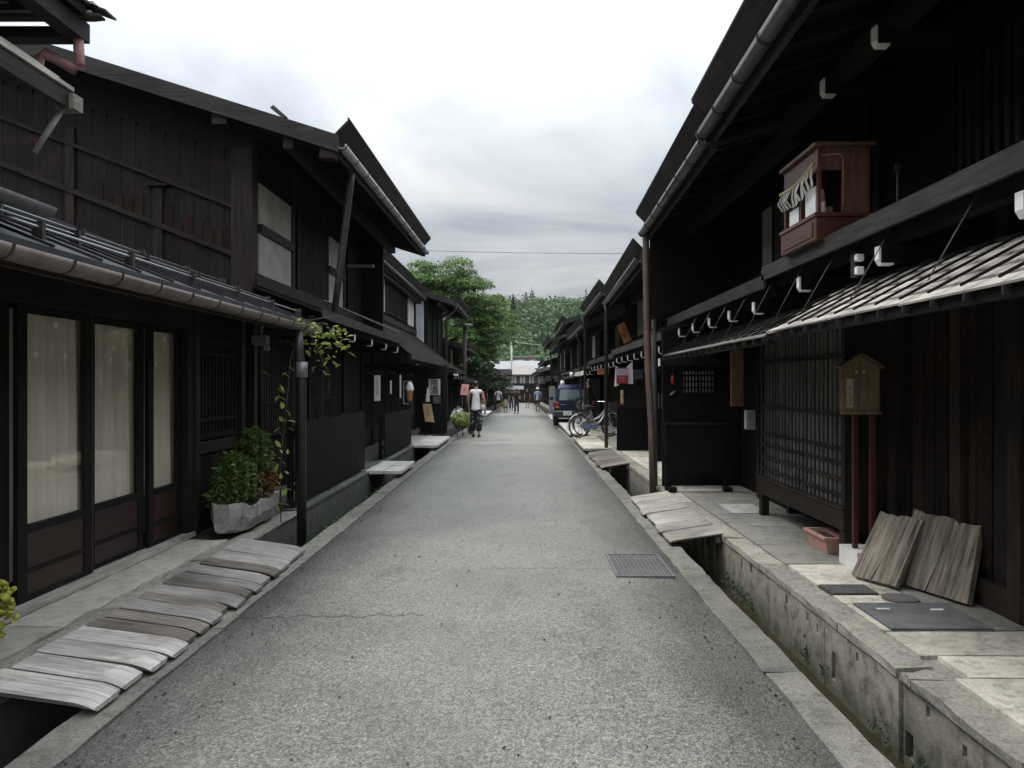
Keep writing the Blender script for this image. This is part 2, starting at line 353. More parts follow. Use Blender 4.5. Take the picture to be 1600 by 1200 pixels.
# ------------------------------------------------------------------ helpers
def gr(y):                                     # the street falls gently beyond 22 m
    return 0.0 if y < 22 else -0.0125 * (y - 22)
WO = {}                                        # origin of each object in its thing's build frame
CACHE = {}
def link(o, par, origin):
    COL.objects.link(o); WO[o] = Vector(origin)
    if par is not None:
        o.parent = par; o.location = Vector(origin) - WO[par]
    else: o.location = origin
    return o
def tag(o, label, cat=None, group=None, kind=None):
    if label: o['label'] = label
    if cat: o['category'] = cat
    if group: o['group'] = group
    if kind: o['kind'] = kind
    return o
def thing(name, label, cat, loc=(0, 0, 0), group=None):
    o = bpy.data.objects.new(name, None); o.empty_display_size = 0.2
    link(o, None, loc); return tag(o, label, cat, group)
def local(name, label, cat, group=None):       # a thing built about its own origin, placed afterwards
    return thing(name, label, cat, (0, 0, 0), group)
def place(o, loc, rz=0, rx=0, ry=0, sc=1):
    o.location = loc; o.rotation_euler = (rx, ry, rz); o.scale = (sc,) * 3; return o
def struct(name, kind='structure'):
    o = bpy.data.objects.new(name, None); link(o, None, (0, 0, 0)); o['kind'] = kind; return o
def meshobj(name, me, m, par, origin=(0, 0, 0)):
    if m is not None and not me.materials: me.materials.append(M[m] if isinstance(m, str) else m)
    return link(bpy.data.objects.new(name, me), par, origin)
def frompy(name, vs, fs, m, par=None, recalc=True, smooth=False, centre=True):
    vs = [Vector(v) for v in vs]
    o = sum(vs, Vector()) / len(vs) if centre else Vector()
    me = bpy.data.meshes.new(name); me.from_pydata([tuple(v - o) for v in vs], [], fs)
    if recalc:
        bm = bmesh.new(); bm.from_mesh(me); bmesh.ops.recalc_face_normals(bm, faces=bm.faces); bm.to_mesh(me); bm.free()
    if smooth: me.polygons.foreach_set('use_smooth', [True] * len(me.polygons))
    return meshobj(name, me, m, par, o)
BOXF = [(0, 3, 2, 1), (4, 5, 6, 7), (0, 1, 5, 4), (1, 2, 6, 5), (2, 3, 7, 6), (3, 0, 4, 7)]
def boxv(x0, x1, y0, y1, z0, z1):
    return [(x0, y0, z0), (x1, y0, z0), (x1, y1, z0), (x0, y1, z0), (x0, y0, z1), (x1, y0, z1), (x1, y1, z1), (x0, y1, z1)]
def B(name, x0, x1, y0, y1, z0, z1, m, par=None, bev=0.0, label=None):
    if x0 > x1: x0, x1 = x1, x0
    dx, dy, dz = x1 - x0, y1 - y0, z1 - z0
    k = (round(dx, 3), round(dy, 3), round(dz, 3), m, bev); me = CACHE.get(k)
    if me is None:
        me = bpy.data.meshes.new(name); me.from_pydata(boxv(-dx / 2, dx / 2, -dy / 2, dy / 2, -dz / 2, dz / 2), [], BOXF)
        if bev:
            bm = bmesh.new(); bm.from_mesh(me); bmesh.ops.bevel(bm, geom=bm.edges[:], offset=bev, segments=1, affect='EDGES'); bm.to_mesh(me); bm.free()
        me.materials.append(M[m]); CACHE[k] = me
    o = link(bpy.data.objects.new(name, me), par, ((x0 + x1) / 2, (y0 + y1) / 2, (z0 + z1) / 2))
    if label: o['label'] = label
    return o
class MB:                                      # several shapes of one part, one mesh
    def __init__(s): s.v = []; s.f = []
    def add(s, vs, fs):
        n = len(s.v); s.v += [tuple(v) for v in vs]; s.f += [tuple(i + n for i in f) for f in fs]; return s
    def box(s, x0, x1, y0, y1, z0, z1):
        if x0 > x1: x0, x1 = x1, x0
        return s.add(boxv(x0, x1, y0, y1, z0, z1), BOXF)
    def tube(s, pts, r, n=8, cap=True): return s.add(*tubev(pts, r, n, cap))
    def build(s, name, m, par=None, smooth=False, recalc=True): return frompy(name, s.v, s.f, m, par, recalc, smooth)
def tubev(pts, r, n=8, cap=True):
    pts = [Vector(p) for p in pts]; rs = r if isinstance(r, (list, tuple)) else [r] * len(pts)
    vs = []; fs = []; up = None
    for i, p in enumerate(pts):
        d = (pts[min(i + 1, len(pts) - 1)] - pts[max(i - 1, 0)]).normalized()
        if up is None: up = Vector((0, 0, 1)) if abs(d.z) < 0.9 else Vector((1, 0, 0))
        a = d.cross(up).normalized(); b = a.cross(d).normalized(); up = b
        for k in range(n):
            t = 2 * pi * k / n; vs.append(p + (a * cos(t) + b * sin(t)) * rs[i])
    for i in range(len(pts) - 1):
        for k in range(n):
            k2 = (k + 1) % n; fs.append((i * n + k, i * n + k2, (i + 1) * n + k2, (i + 1) * n + k))
    if cap:
        fs.append(tuple(range(n - 1, -1, -1))); fs.append(tuple((len(pts) - 1) * n + k for k in range(n)))
    return vs, fs
def tube(name, pts, r, m, par=None, n=10):
    return frompy(name, *tubev(pts, r, n), m, par, True, True)
def extr(name, poly, y0, y1, m, par=None, poly1=None, z0=0, z1=0, smooth=False):     # section (x, z) run along the street
    p1 = poly1 or poly; n = len(poly)
    vs = [(x, y0, z + z0) for x, z in poly] + [(x, y1, z + z1) for x, z in p1]
    fs = [tuple(range(n)), tuple(range(2 * n - 1, n - 1, -1))] + [(i, (i + 1) % n, n + (i + 1) % n, n + i) for i in range(n)]
    return frompy(name, vs, fs, m, par, True, smooth)
def extrx(name, poly, x0, x1, m, par=None):    # section (y, z) run across the street
    n = len(poly); vs = [(x0, y, z) for y, z in poly] + [(x1, y, z) for y, z in poly]
    fs = [tuple(range(n)), tuple(range(2 * n - 1, n - 1, -1))] + [(i, (i + 1) % n, n + (i + 1) % n, n + i) for i in range(n)]
    return frompy(name, vs, fs, m, par)
def plate(name, c4, th, m, par=None):          # four corners, thickened below
    c = [Vector(p) for p in c4]; n = (c[1] - c[0]).cross(c[3] - c[0]).normalized()
    if n.z < 0: n = -n
    return frompy(name, [p - n * th for p in c] + c, BOXF, m, par)
def sweepY(name, poly, ys, m, par=None, smooth=False):
    n = len(poly); vs = []; fs = []
    for y in ys: vs += [(x, y, z + gr(y)) for x, z in poly]
    for i in range(len(ys) - 1):
        for k in range(n): fs.append((i * n + k, i * n + (k + 1) % n, (i + 1) * n + (k + 1) % n, (i + 1) * n + k))
    fs.append(tuple(range(n))); fs.append(tuple((len(ys) - 1) * n + k for k in range(n)))
    return frompy(name, vs, fs, m, par, True, smooth)
def rough_block(name, x0, x1, y0, y1, z0, z1, m, par=None, amp=0.008, step=0.16, seed=0):
    rs = random.Random(seed); nx = max(1, int((x1 - x0) / step)); ny = max(1, int((y1 - y0) / step))
    bm = bmesh.new(); bmesh.ops.create_cube(bm, size=1.0)
    bm2 = None
    vs = []; fs = []
    xs = [x0 + (x1 - x0) * i / nx for i in range(nx + 1)]; ys = [y0 + (y1 - y0) * i / ny for i in range(ny + 1)]
    bm.free()
    idx = {}
    for j, y in enumerate(ys):
        for i, x in enumerate(xs):
            e = (i in (0, nx)) or (j in (0, ny)); 
            jx = rs.uniform(-amp, amp) if i in (0, nx) else 0; jy = rs.uniform(-amp, amp) * 0.6 if j in (0, ny) else 0
            idx[i, j, 1] = len(vs); vs.append((x + jx, y + jy, z1 - (rs.uniform(0, amp * 1.2) if e else rs.uniform(0, amp * 0.35))))
            idx[i, j, 0] = len(vs); vs.append((x + jx * 0.4, y + jy * 0.4, z0))
    for j in range(ny):
        for i in range(nx):
            fs.append((idx[i, j, 1], idx[i + 1, j, 1], idx[i + 1, j + 1, 1], idx[i, j + 1, 1]))
            fs.append((idx[i, j, 0], idx[i, j + 1, 0], idx[i + 1, j + 1, 0], idx[i + 1, j, 0]))
    for i in range(nx):
        fs.append((idx[i, 0, 0], idx[i + 1, 0, 0], idx[i + 1, 0, 1], idx[i, 0, 1])); fs.append((idx[i, ny, 0], idx[i, ny, 1], idx[i + 1, ny, 1], idx[i + 1, ny, 0]))
    for j in range(ny):
        fs.append((idx[0, j, 0], idx[0, j, 1], idx[0, j + 1, 1], idx[0, j + 1, 0])); fs.append((idx[nx, j, 0], idx[nx, j + 1, 0], idx[nx, j + 1, 1], idx[nx, j, 1]))
    return frompy(name, vs, fs, m, par)
def lathe(name, prof, m, par=None, n=16, c=(0, 0), smooth=True):     # (r, z) profile
    vs = []; fs = []
    for r, z in prof:
        for k in range(n): vs.append((c[0] + r * cos(2 * pi * k / n), c[1] + r * sin(2 * pi * k / n), z))
    for i in range(len(prof) - 1):
        for k in range(n): fs.append((i * n + k, i * n + (k + 1) % n, (i + 1) * n + (k + 1) % n, (i + 1) * n + k))
    fs.append(tuple(range(n - 1, -1, -1))); fs.append(tuple((len(prof) - 1) * n + k for k in range(n)))
    return frompy(name, vs, fs, m, par, True, smooth)
def leaves(name, pts, size, m, par=None, up=0.3, aspect=1.6, seed=1, jit=0.4, kind=None, normals=None):
    """one mesh of small pointed leaves at the given points"""
    r = np.random.RandomState(seed); P = np.asarray(pts, float); n = len(P)
    d = r.normal(size=(n, 3)); d[:, 2] += up
    if normals is not None: d = d * 0.55 + np.asarray(normals) * 1.0
    d /= np.linalg.norm(d, axis=1)[:, None]
    q = r.normal(size=(n, 3)); a = np.cross(d, q); a /= np.linalg.norm(a, axis=1)[:, None]; b = np.cross(d, a)
    s = size * (1 + jit * r.uniform(-1, 1, n))[:, None]
    v = np.empty((n, 4, 3)); v[:, 0] = P - a * s * aspect * 0.5; v[:, 1] = P + b * s * 0.5; v[:, 2] = P + a * s * aspect * 0.5; v[:, 3] = P - b * s * 0.5
    v[:, 1] += d * s * 0.12; v[:, 3] += d * s * 0.12
    me = bpy.data.meshes.new(name); me.vertices.add(n * 4); me.vertices.foreach_set('co', v.reshape(-1))
    me.loops.add(n * 4); me.loops.foreach_set('vertex_index', np.arange(n * 4)); me.polygons.add(n)
    me.polygons.foreach_set('loop_start', np.arange(n) * 4); me.polygons.foreach_set('loop_total', np.full(n, 4)); me.update(calc_edges=True)
    o = meshobj(name, me, m, par, (0, 0, 0) if par is None else tuple(WO[par]))
    if par is not None:
        me.vertices.foreach_set('co', (v - np.array(WO[par])).reshape(-1)); me.update()
    if kind: o['kind'] = kind
    return o
def text(name, body, size, m, par, at, rot, th=0.002, align='CENTER'):
    c = bpy.data.curves.new(name, 'FONT'); c.body = body; c.size = size; c.align_x = align; c.align_y = 'CENTER'; c.extrude = th; c.space_line = 0.95
    t = bpy.data.objects.new(name, c); COL.objects.link(t); bpy.context.view_layer.update()
    me = bpy.data.meshes.new_from_object(t.evaluated_get(bpy.context.evaluated_depsgraph_get())); bpy.data.objects.remove(t)
    me.materials.clear(); o = meshobj(name, me, m, par, at); o.rotation_euler = rot; return o
FACE = (radians(90), 0, 0)                     # text that faces the camera end of the street
def copy_tree(o, par=None):
    c = o.copy(); COL.objects.link(c); c.parent = par
    for ch in o.children: copy_tree(ch, c)
    return c

# ------------------------------------------------------------------ ground, road, kerbs, drains, pavements
YS = [-4, 0, 6, 12, 18, 22, 30, 40, 55, 75, 95, 118]
def sheet(name, xs, ys, fz, m, kind='structure'):
    vs = [(x, y, fz(x, y)) for y in ys for x in xs]; n = len(xs)
    fs = [(j * n + i, j * n + i + 1, (j + 1) * n + i + 1, (j + 1) * n + i) for j in range(len(ys) - 1) for i in range(n - 1)]
    o = frompy(name, vs, fs, m, None, False, True, False); o['kind'] = kind; return o
sheet('ground', [-690, -60, -4, 4, 60, 690], [-190, -4, 22, 120, 400, 890], lambda x, y: gr(min(max(y, 0), 120)) - 0.62, 'earth')
xs_r = [-1.88 + 3.17 * i / 12 for i in range(13)]
sheet('road', xs_r, [-4] + [i * 1.0 for i in range(0, 119)], lambda x, y: gr(y) + 0.022 * (1 - ((x + 0.295) / 1.585) ** 2) - 0.002, 'asphalt')
def run_stones(root, name, x0, x1, z0, z1, m, cuts, seed, amp=0.008):
    for i in range(len(cuts) - 1):
        rough_block(name, x0, x1, cuts[i] + 0.005, cuts[i + 1] - 0.005, z0, z1, m, root, amp, 0.2, seed * 100 + i)
kl = struct('kerb_left'); kr = struct('kerb_right')
run_stones(kl, 'kerb_stone', -2.08, -1.882, -0.5, 0.018, 'kerb', [-2, 0.5, 2.9, 5.0, 7.1, 9.2, 11.3, 13.4, 15.5, 17.6, 19.7, 22], 1)
run_stones(kr, 'kerb_stone', 1.292, 1.49, -0.5, 0.018, 'kerb', [-2, 0.6, 2.4, 4.25, 6.4, 8.5, 10.6, 12.7, 14.8, 16.9, 19.0, 22], 2)
FAR = [22.01, 30, 40, 55, 75, 95, 117]
def rect(x0, x1, z0, z1): return [(x0, z0), (x1, z0), (x1, z1), (x0, z1)]
sweepY('far_kerb', rect(-2.08, -1.882, -0.5, 0.018), FAR, 'kerb', kl); sweepY('far_kerb', rect(1.292, 1.49, -0.5, 0.018), FAR, 'kerb', kr)
bl = sweepY('canal_bed_left', rect(-2.52, -2.06, -0.6, -0.42), YS, 'canal_bed'); bl['kind'] = 'structure'
br = sweepY('canal_bed_right', rect(1.47, 1.93, -0.6, -0.42), YS, 'canal_bed'); br['kind'] = 'structure'
for nm, a, b in (('water_left', -2.5, -2.08), ('water_right', 1.49, 1.90)):
    o = sweepY(nm, rect(a, b, -0.40, -0.345), YS, 'water'); o['kind'] = 'structure'
# right canal wall: cast blocks with drain holes, each block a piece
def holed_wall(name, x, xb, y0, y1, z0, z1, holes, m, par):
    ys = sorted({y0, y1, *[h[0] for h in holes], *[h[1] for h in holes]}); zs = sorted({z0, z1, *[h[2] for h in holes], *[h[3] for h in holes]})
    mb = MB()
    for a, b in zip(ys, ys[1:]):
        for c, d in zip(zs, zs[1:]):
            hole = any(a >= h[0] - 1e-6 and b <= h[1] + 1e-6 and c >= h[2] - 1e-6 and d <= h[3] + 1e-6 for h in holes)
            mb.box(x + (0.09 if hole else 0), xb, a, b, c, d)
    return mb.build(name, m, par)
cwr = struct('canal_wall_right')
def hh(y, z, w=0.035, h=0.055): return (y - w / 2, y + w / 2, z - h / 2, z + h / 2)
holed_wall('wall_block', 1.90, 2.06, 1.5, 3.60, -0.5, 0.07, [hh(3.05, -0.02), hh(3.42, -0.03)], 'canal_wall', cwr)
holed_wall('wall_block', 1.905, 2.06, 3.61, 3.86, -0.5, 0.07, [hh(3.74, 0.01)], 'canal_wall', cwr)
holed_wall('wall_block', 1.915, 2.06, 3.875, 4.00, -0.5, 0.068, [hh(3.94, -0.24, 0.085, 0.13)], 'canal_wall', cwr)
holed_wall('wall_block', 1.90, 2.06, 4.02, 5.0, -0.5, 0.07, [hh(4.52, 0.0), hh(4.86, -0.17, 0.06, 0.17)], 'canal_wall', cwr)
holed_wall('wall_block', 1.898, 2.06, 5.005, 6.1, -0.5, 0.07, [hh(5.12, -0.02, 0.03), hh(5.30, 0.0, 0.04, 0.06), hh(5.72, 0.0, 0.045, 0.06)], 'canal_wall', cwr)
holed_wall('wall_block', 1.902, 2.06, 6.105, 7.4, -0.5, 0.07, [hh(6.62, 0.01, 0.05, 0.06), hh(6.9, 0.0, 0.05, 0.08)], 'canal_wall', cwr)
holed_wall('wall_block', 1.90, 2.06, 7.405, 10.6, -0.5, 0.07, [], 'canal_wall', cwr)
holed_wall('wall_block', 1.898, 2.06, 10.605, 14.0, -0.5, 0.07, [], 'canal_wall', cwr)
holed_wall('wall_block', 1.902, 2.06, 14.005, 22.0, -0.5, 0.07, [], 'canal_wall', cwr)
sweepY('far_wall', rect(1.90, 2.06, -0.5, 0.12), FAR, 'canal_wall', cwr)
run_stones(cwr, 'coping_stone', 1.888, 2.07, 0.072, 0.125, 'edge_stone', [1.5, 3.0, 3.86], 3, 0.012)
rough_block('coping_stone', 1.89, 2.16, 3.88, 4.0, 0.069, 0.118, 'edge_stone', cwr, 0.014, 0.06, 41)
run_stones(cwr, 'coping_stone', 1.888, 2.075, 0.072, 0.127, 'edge_stone', [4.02, 4.78, 5.6, 6.35, 7.4, 8.6, 9.6, 10.6, 12.2, 14, 16, 18, 20, 22], 4, 0.013)
# pavement on the right: bedding plus slabs
pr = sweepY('pavement_right', rect(2.06, 4.6, -0.45, 0.105), YS, 'pavement_grey'); pr['kind'] = 'structure'
slabs = [(2.08, 3.32, 1.6, 2.55, 'b'), (2.08, 3.32, 2.56, 3.18, 'b'), (2.085, 3.32, 3.19, 3.84, 'b'), (2.17, 3.32, 3.86, 4.16, 'b'), (2.09, 3.32, 4.175, 4.58, 'b'),
         (2.09, 2.13, 4.6, 5.16, 'b'), (2.74, 3.32, 4.6, 5.16, 'g'), (2.09, 2.58, 5.17, 5.37, 'b'), (2.60, 3.32, 5.17, 5.63, 'g'), (2.42, 2.58, 5.385, 5.63, 'b'), (2.09, 3.32, 5.645, 6.28, 'b'),
         (2.09, 3.32, 6.30, 7.05, 'g'), (2.09, 3.32, 7.06, 7.95, 'g'), (2.09, 2.30, 7.96, 10.55, 'g'), (2.31, 3.6, 7.96, 8.72, 'g'), (2.31, 3.6, 9.42, 10.55, 'g'), (2.73, 3.6, 8.74, 9.40, 'g'),
         (2.09, 3.6, 10.57, 12.3, 'b'), (2.09, 3.6, 12.31, 14.0, 'b'), (2.09, 3.6, 14.02, 15.6, 'b'), (2.09, 3.6, 15.62, 17.3, 'b'), (2.09, 3.6, 17.32, 19.4, 'g'), (2.09, 3.6, 19.42, 22.0, 'g')]
for i, (a, b, c, d, k) in enumerate(slabs):
    rough_block('paving_slab', a, b, c, d, 0.103, 0.130, 'pavement_beige' if k == 'b' else 'pavement_grey', pr, 0.004, 0.3, 500 + i)
B('pale_tile', 2.315, 2.715, 8.745, 9.40, 0.103, 0.134, 'cover_slab', pr)
# left side: plinth, edge stones, pavement
pl = sweepY('pavement_left', rect(-4.6, -2.50, -0.45, 0.095), YS, 'plinth'); pl['kind'] = 'structure'
run_stones(pl, 'edge_stone', -2.70, -2.492, 0.093, 0.118, 'edge_stone', [2.0, 3.6, 4.4, 5.1, 5.75, 6.5, 7.2, 8.1, 9.0], 6, 0.016)
rough_block('paving_slab', -3.12, -2.71, 2.0, 4.7, 0.093, 0.128, 'pavement_left', pl, 0.012, 0.12, 71)
rough_block('paving_slab', -3.12, -2.71, 4.705, 7.32, 0.093, 0.130, 'pavement_left', pl, 0.012, 0.12, 72)
run_stones(pl, 'plinth_stone', -2.72, -2.488, 0.093, 0.125, 'plinth', [9.02, 11.0, 13.3, 15.2, 17.0, 19.0], 8, 0.006)
rough_block('paving_slab', -3.3, -2.49, 19.02, 22, 0.093, 0.128, 'pavement_left', pl, 0.006, 0.4, 73)
# ------------------------------------------------------------------ houses
def Upoly(s, a, z, r=0.06, t=0.008, n=7):      # half-round gutter section
    o = [(s * (a + r * cos(pi + pi * i / (n - 1))), z + r * sin(pi + pi * i / (n - 1))) for i in range(n)]
    q = [(s * (a + (r - t) * cos(pi + pi * i / (n - 1))), z + (r - t) * sin(pi + pi * i / (n - 1)) + 0.001) for i in range(n)]
    return o + q[::-1]
def beam_end(root, s, y, a, z, h=0.10, w=0.055, wall=3.0, tip=True):
    b = B('beam', s * (a + 0.014), s * wall, y - w / 2, y + w / 2, z - h / 2, z + h / 2, 'dark_x', root)
    if tip:
        t = 0.013
        extr('white_end', [(s * a, z + h / 2), (s * a, z - h / 2 + 0.02), (s * (a + 0.02), z - h / 2 - t), (s * (a + 0.09), z - h / 2 - t), (s * (a + 0.09), z - h / 2 - 0.001), (s * (a + t), z - h / 2 - 0.001), (s * (a + t), z + h / 2)], y - w / 2 - 0.002, y + w / 2 + 0.002, 'white_paint', b)
    return b
def lattice(root, s, a, y0, y1, z0, z1, pitch, w, d, bm='mid_z', rails=(), joined=False, name='lattice_window', frame=0.05, rm='dark_y'):
    fb = MB()
    fb.box(s * a, s * (a + d + 0.02), y0 - frame, y0, z0 - frame, z1 + frame); fb.box(s * a, s * (a + d + 0.02), y1, y1 + frame, z0 - frame, z1 + frame)
    fb.box(s * (a - 0.002), s * (a + d + 0.022), y0, y1, z0 - frame, z0); fb.box(s * (a - 0.002), s * (a + d + 0.022), y0, y1, z1, z1 + frame)
    f = fb.build(name, rm, root)
    n = max(1, int(round((y1 - y0) / pitch)))
    if joined:
        mb = MB()
        for i in range(n):
            y = y0 + (i + 0.5) * (y1 - y0) / n; mb.box(s * (a + 0.008), s * (a + d), y - w / 2, y + w / 2, z0, z1)
        for z in rails: mb.box(s * (a + 0.02), s * (a + d + 0.01), y0, y1, z - 0.014, z + 0.014)
        mb.build('bars', bm, f)
    else:
        for i in range(n):
            y = y0 + (i + 0.5) * (y1 - y0) / n; B('bar', s * (a + 0.008), s * (a + d), y - w / 2, y + w / 2, z0, z1, bm, f)
        for z in rails: B('rail', s * (a - 0.006), s * (a + 0.007), y0, y1, z - 0.016, z + 0.016, rm, f)
    return f
def house(name, label, s, y0, y1, wall, g0, g1, gz, p=0.30, R=4.6, pent=None, over=0.2, near=False, gm='gutter_grey', snow=True, tips=1.0, pipe=None, walls='dark_z', posts=1.9, upper=True, tip=True, roofm='roof_dark', gable=None, brz=None, zg=None, over0=None, skip_low=False):
    ym = (y0 + y1) / 2; gb = gr(ym) if zg is None else zg
    root = thing(name, label, 'house', (s * wall, ym, gb))
    gm_ = (g0 + g1) / 2; back = wall + 2 * R - 1.6
    zr = lambda a: gz + 0.09 + (a - gm_) * p if a < gm_ + R else gz + 0.09 + R * p - (a - gm_ - R) * p
    rt = gm_ + R; o0 = over if over0 is None else over0
    # walls
    zw = zr(wall) - 0.1
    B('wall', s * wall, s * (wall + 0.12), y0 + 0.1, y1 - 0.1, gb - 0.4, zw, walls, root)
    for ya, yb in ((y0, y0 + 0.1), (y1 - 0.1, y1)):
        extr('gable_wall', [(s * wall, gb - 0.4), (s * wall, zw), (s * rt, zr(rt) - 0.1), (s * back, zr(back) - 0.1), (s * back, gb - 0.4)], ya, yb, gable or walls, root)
    # roof
    def sec(g):
        d = g - gm_
        return [(s * g, gz + 0.09), (s * (rt + d), gz + 0.09 + R * p), (s * (rt + R + d), gz + 0.09), (s * (rt + R + d), gz), (s * (rt + d), gz + R * p), (s * g, gz)]
    rf = extr('roof', sec(g0), y0 - o0, y1 + over, roofm, root, sec(g1))
    gA = lambda y: g0 + (g1 - g0) * (y - y0 + o0) / (y1 - y0 + o0 + over)
    # fascia, snow boards, gutter
    extr('fascia', rect2(s, g0 + 0.02, g0 + 0.05, gz - 0.10, gz - 0.003), y0 - o0 + 0.01, y1 + over - 0.01, 'eave_y', root, rect2(s, g1 + 0.02, g1 + 0.05, gz - 0.10, gz - 0.003))
    L = y1 - y0 + o0 + over
    if snow:
        n = max(2, int(L / 0.95))
        for i in range(n):
            a = y0 - o0 + L * i / n + 0.006; b = y0 - o0 + L * (i + 1) / n - 0.006
            ga, gb_ = gA(a), gA(b); e = random.uniform(-0.004, 0.004)
            plate('snow_board', [(s * (ga + 0.03), a, gz + 0.125), (s * (gb_ + 0.03), b, gz + 0.125), (s * (gb_ - 0.13), b, gz + 0.29 + e), (s * (ga - 0.13), a, gz + 0.29 + e)], 0.022, 'eave_y', rf)
        if near:
            tube('snow_rail', [(s * (g0 - 0.135), y0 - o0, gz + 0.302), (s * (g1 - 0.135), y1 + over, gz + 0.302)], 0.014, 'roof_metal', rf, 6)
    gt = extr('gutter', Upoly(s, g0 - 0.05, gz + 0.0), y0 - o0, y1 + over, gm, root, Upoly(s, g1 - 0.05, gz + 0.0), smooth=True)
    if near:
        n = int(L / 0.62)
        for i in range(n + 1):
            y = y0 - o0 + 0.05 + (L - 0.1) * i / n; g = gA(y)
            extr('bracket', Upoly(s, g - 0.05, gz + 0.001, 0.068, 0.007), y - 0.012, y + 0.012, 'pipe_dark', gt)
        # rafters under the eave
        n = int(L / 0.46)
        for i in range(n + 1):
            y = y0 - o0 + 0.1 + (L - 0.2) * i / n; g = gA(y)
            frompy('rafter', [(s * (g + 0.06), y - 0.03, gz - 0.09), (s * (g + 0.06), y + 0.03, gz - 0.09), (s * wall, y + 0.03, gz - 0.09 + (wall - g - 0.06) * p), (s * wall, y - 0.03, gz - 0.09 + (wall - g - 0.06) * p),
                              (s * (g + 0.06), y - 0.03, gz - 0.002), (s * (g + 0.06), y + 0.03, gz - 0.002), (s * wall, y + 0.03, gz - 0.002 + (wall - g - 0.06) * p), (s * wall, y - 0.03, gz - 0.002 + (wall - g - 0.06) * p)], BOXF, 'dark_x', root)
    # purlin under the eave, its ends shown at the gable
    pm = (gm_ + wall) / 2
    B('purlin', s * (pm - 0.06), s * (pm + 0.06), y0 - o0 + 0.04, y1 + over - 0.04, zr(pm) - 0.33, zr(pm) - 0.185, 'mid_y', root)
    # barge boards
    for ya in (y0 - o0 - 0.03, y1 + over):
        d = (g0 if ya < ym else g1)
        extr('barge_board', [(s * (d - 0.02), gz - 0.10), (s * (d - 0.02), gz + 0.10), (s * rt, gz + 0.10 + (rt - d) * p), (s * rt, gz - 0.10 + (rt - d) * p)], ya, ya + 0.03, 'eave_x', root)
    # posts and beams
    n = max(2, int(round((y1 - y0) / posts)))
    ztop = zw - 0.05
    for i in range(n + 1):
        y = y0 + 0.07 + (y1 - y0 - 0.14) * i / n
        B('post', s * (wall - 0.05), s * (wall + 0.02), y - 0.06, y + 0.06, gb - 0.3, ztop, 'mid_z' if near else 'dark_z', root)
    if pent:
        pa, pz, wz = pent
        B('girder', s * (wall - 0.08), s * (wall + 0.02), y0 + 0.02, y1 - 0.02, wz + 0.02, wz + 0.17, 'mid_y', root)
        pf = extr('pent_roof', [(s * pa, pz), (s * pa, pz + 0.035), (s * wall, wz + 0.035), (s * wall, wz)], y0 - 0.06, y1 + 0.06, roofm, root)
        extr('fascia', rect2(s, pa - 0.025, pa, pz - 0.07, pz + 0.045), y0 - 0.07, y1 + 0.07, 'eave_y', pf)
        B('eave_pole', s * (pa + 0.10), s * (pa + 0.19), y0, y1, pz - 0.12, pz - 0.03, 'dark_y', root)
        n = max(2, int((y1 - y0) / tips)); zb = pz - 0.19
        for i in range(n):
            beam_end(root, s, y0 + (i + 0.5) * (y1 - y0) / n, pa + 0.03, zb, wall=wall, tip=tip)
    if upper and not near:                      # latticed windows and plaster between the posts
        n = max(2, int(round((y1 - y0) / posts))); za = (pent[2] + 0.28) if pent else gb + 2.7
        for i in range(n):
            a = y0 + 0.15 + (y1 - y0 - 0.3) * i / n + 0.08; b = y0 + 0.15 + (y1 - y0 - 0.3) * (i + 1) / n - 0.08
            if i % 3 == 1: B('plaster_panel', s * (wall - 0.012), s * (wall + 0.02), a, b, za, ztop - 0.15, 'plaster', root)
            else: lattice(root, s, wall - 0.045, a + 0.06, b - 0.06, za + 0.05, ztop - 0.2, 0.12, 0.035, 0.03, 'mid_z', joined=True)
            if not skip_low:
                z0 = gb + 0.55; z1 = (pent[1] if pent else gb + 2.3) - 0.35
                lattice(root, s, wall - 0.045, a + 0.06, b - 0.06, z0, z1, 0.13, 0.04, 0.03, 'mid_z', joined=True, name='lattice_screen', rails=(z0 + 0.3, z0 + 0.9))
    if pipe is not None:
        for (py, pa_) in pipe:
            g = gA(py)
            tube('downpipe', [(s * (g - 0.05), py, gz - 0.05), (s * (g - 0.03), py, gz - 0.22), (s * pa_, py, gz - 0.5), (s * pa_, py, gb - 0.1)], 0.042, 'pipe_dark', root, 8)
    return root
def rect2(s, a, b, z0, z1): return [(s * a, z0), (s * b, z0), (s * b, z1), (s * a, z1)]

# ---- right, first house (its ground floor is outside the lattice bay's near end)
RA = house('timber_house', 'dark two-storey timber house nearest on the right, with the small shrine on its eave', 1, 1.36, 6.84, 3.05, 1.484, 1.62, 3.73, pent=(2.10, 2.515, 2.83), near=True, over=0.11, over0=0.3, tips=1.15)
for i in range(26):                             # vertical wall boards of the ground floor
    y = 1.75 + i * 0.175
    B('wall_board', 3.0 - 0.006 * (i % 3), 3.05, y + 0.004, y + 0.171, 0.30, 2.2, 'burnt' if i % 4 else 'mid_z', RA)
B('sill', 2.94, 3.05, 1.3, 6.3, 0.10, 0.298, 'mid_y', RA)
for y in (2.6, 3.7, 4.75, 5.4, 6.33): B('post', 2.93, 3.05, y - 0.065, y + 0.065, 0.13, 2.45, 'mid_z', RA)
lattice(RA, 1, 2.93, 1.6, 3.9, 2.98, 3.72, 0.105, 0.05, 0.05, 'mid_z')
lattice(RA, 1, 2.93, 4.05, 5.4, 2.98, 3.72, 0.105, 0.05, 0.05, 'mid_z')
for y in (3.15, 4.05, 4.9, 5.75):           # white-tipped beam ends under the main eave
    beam_end(RA, 1, y, 2.16, 3.69, 0.11, 0.065, 3.0)
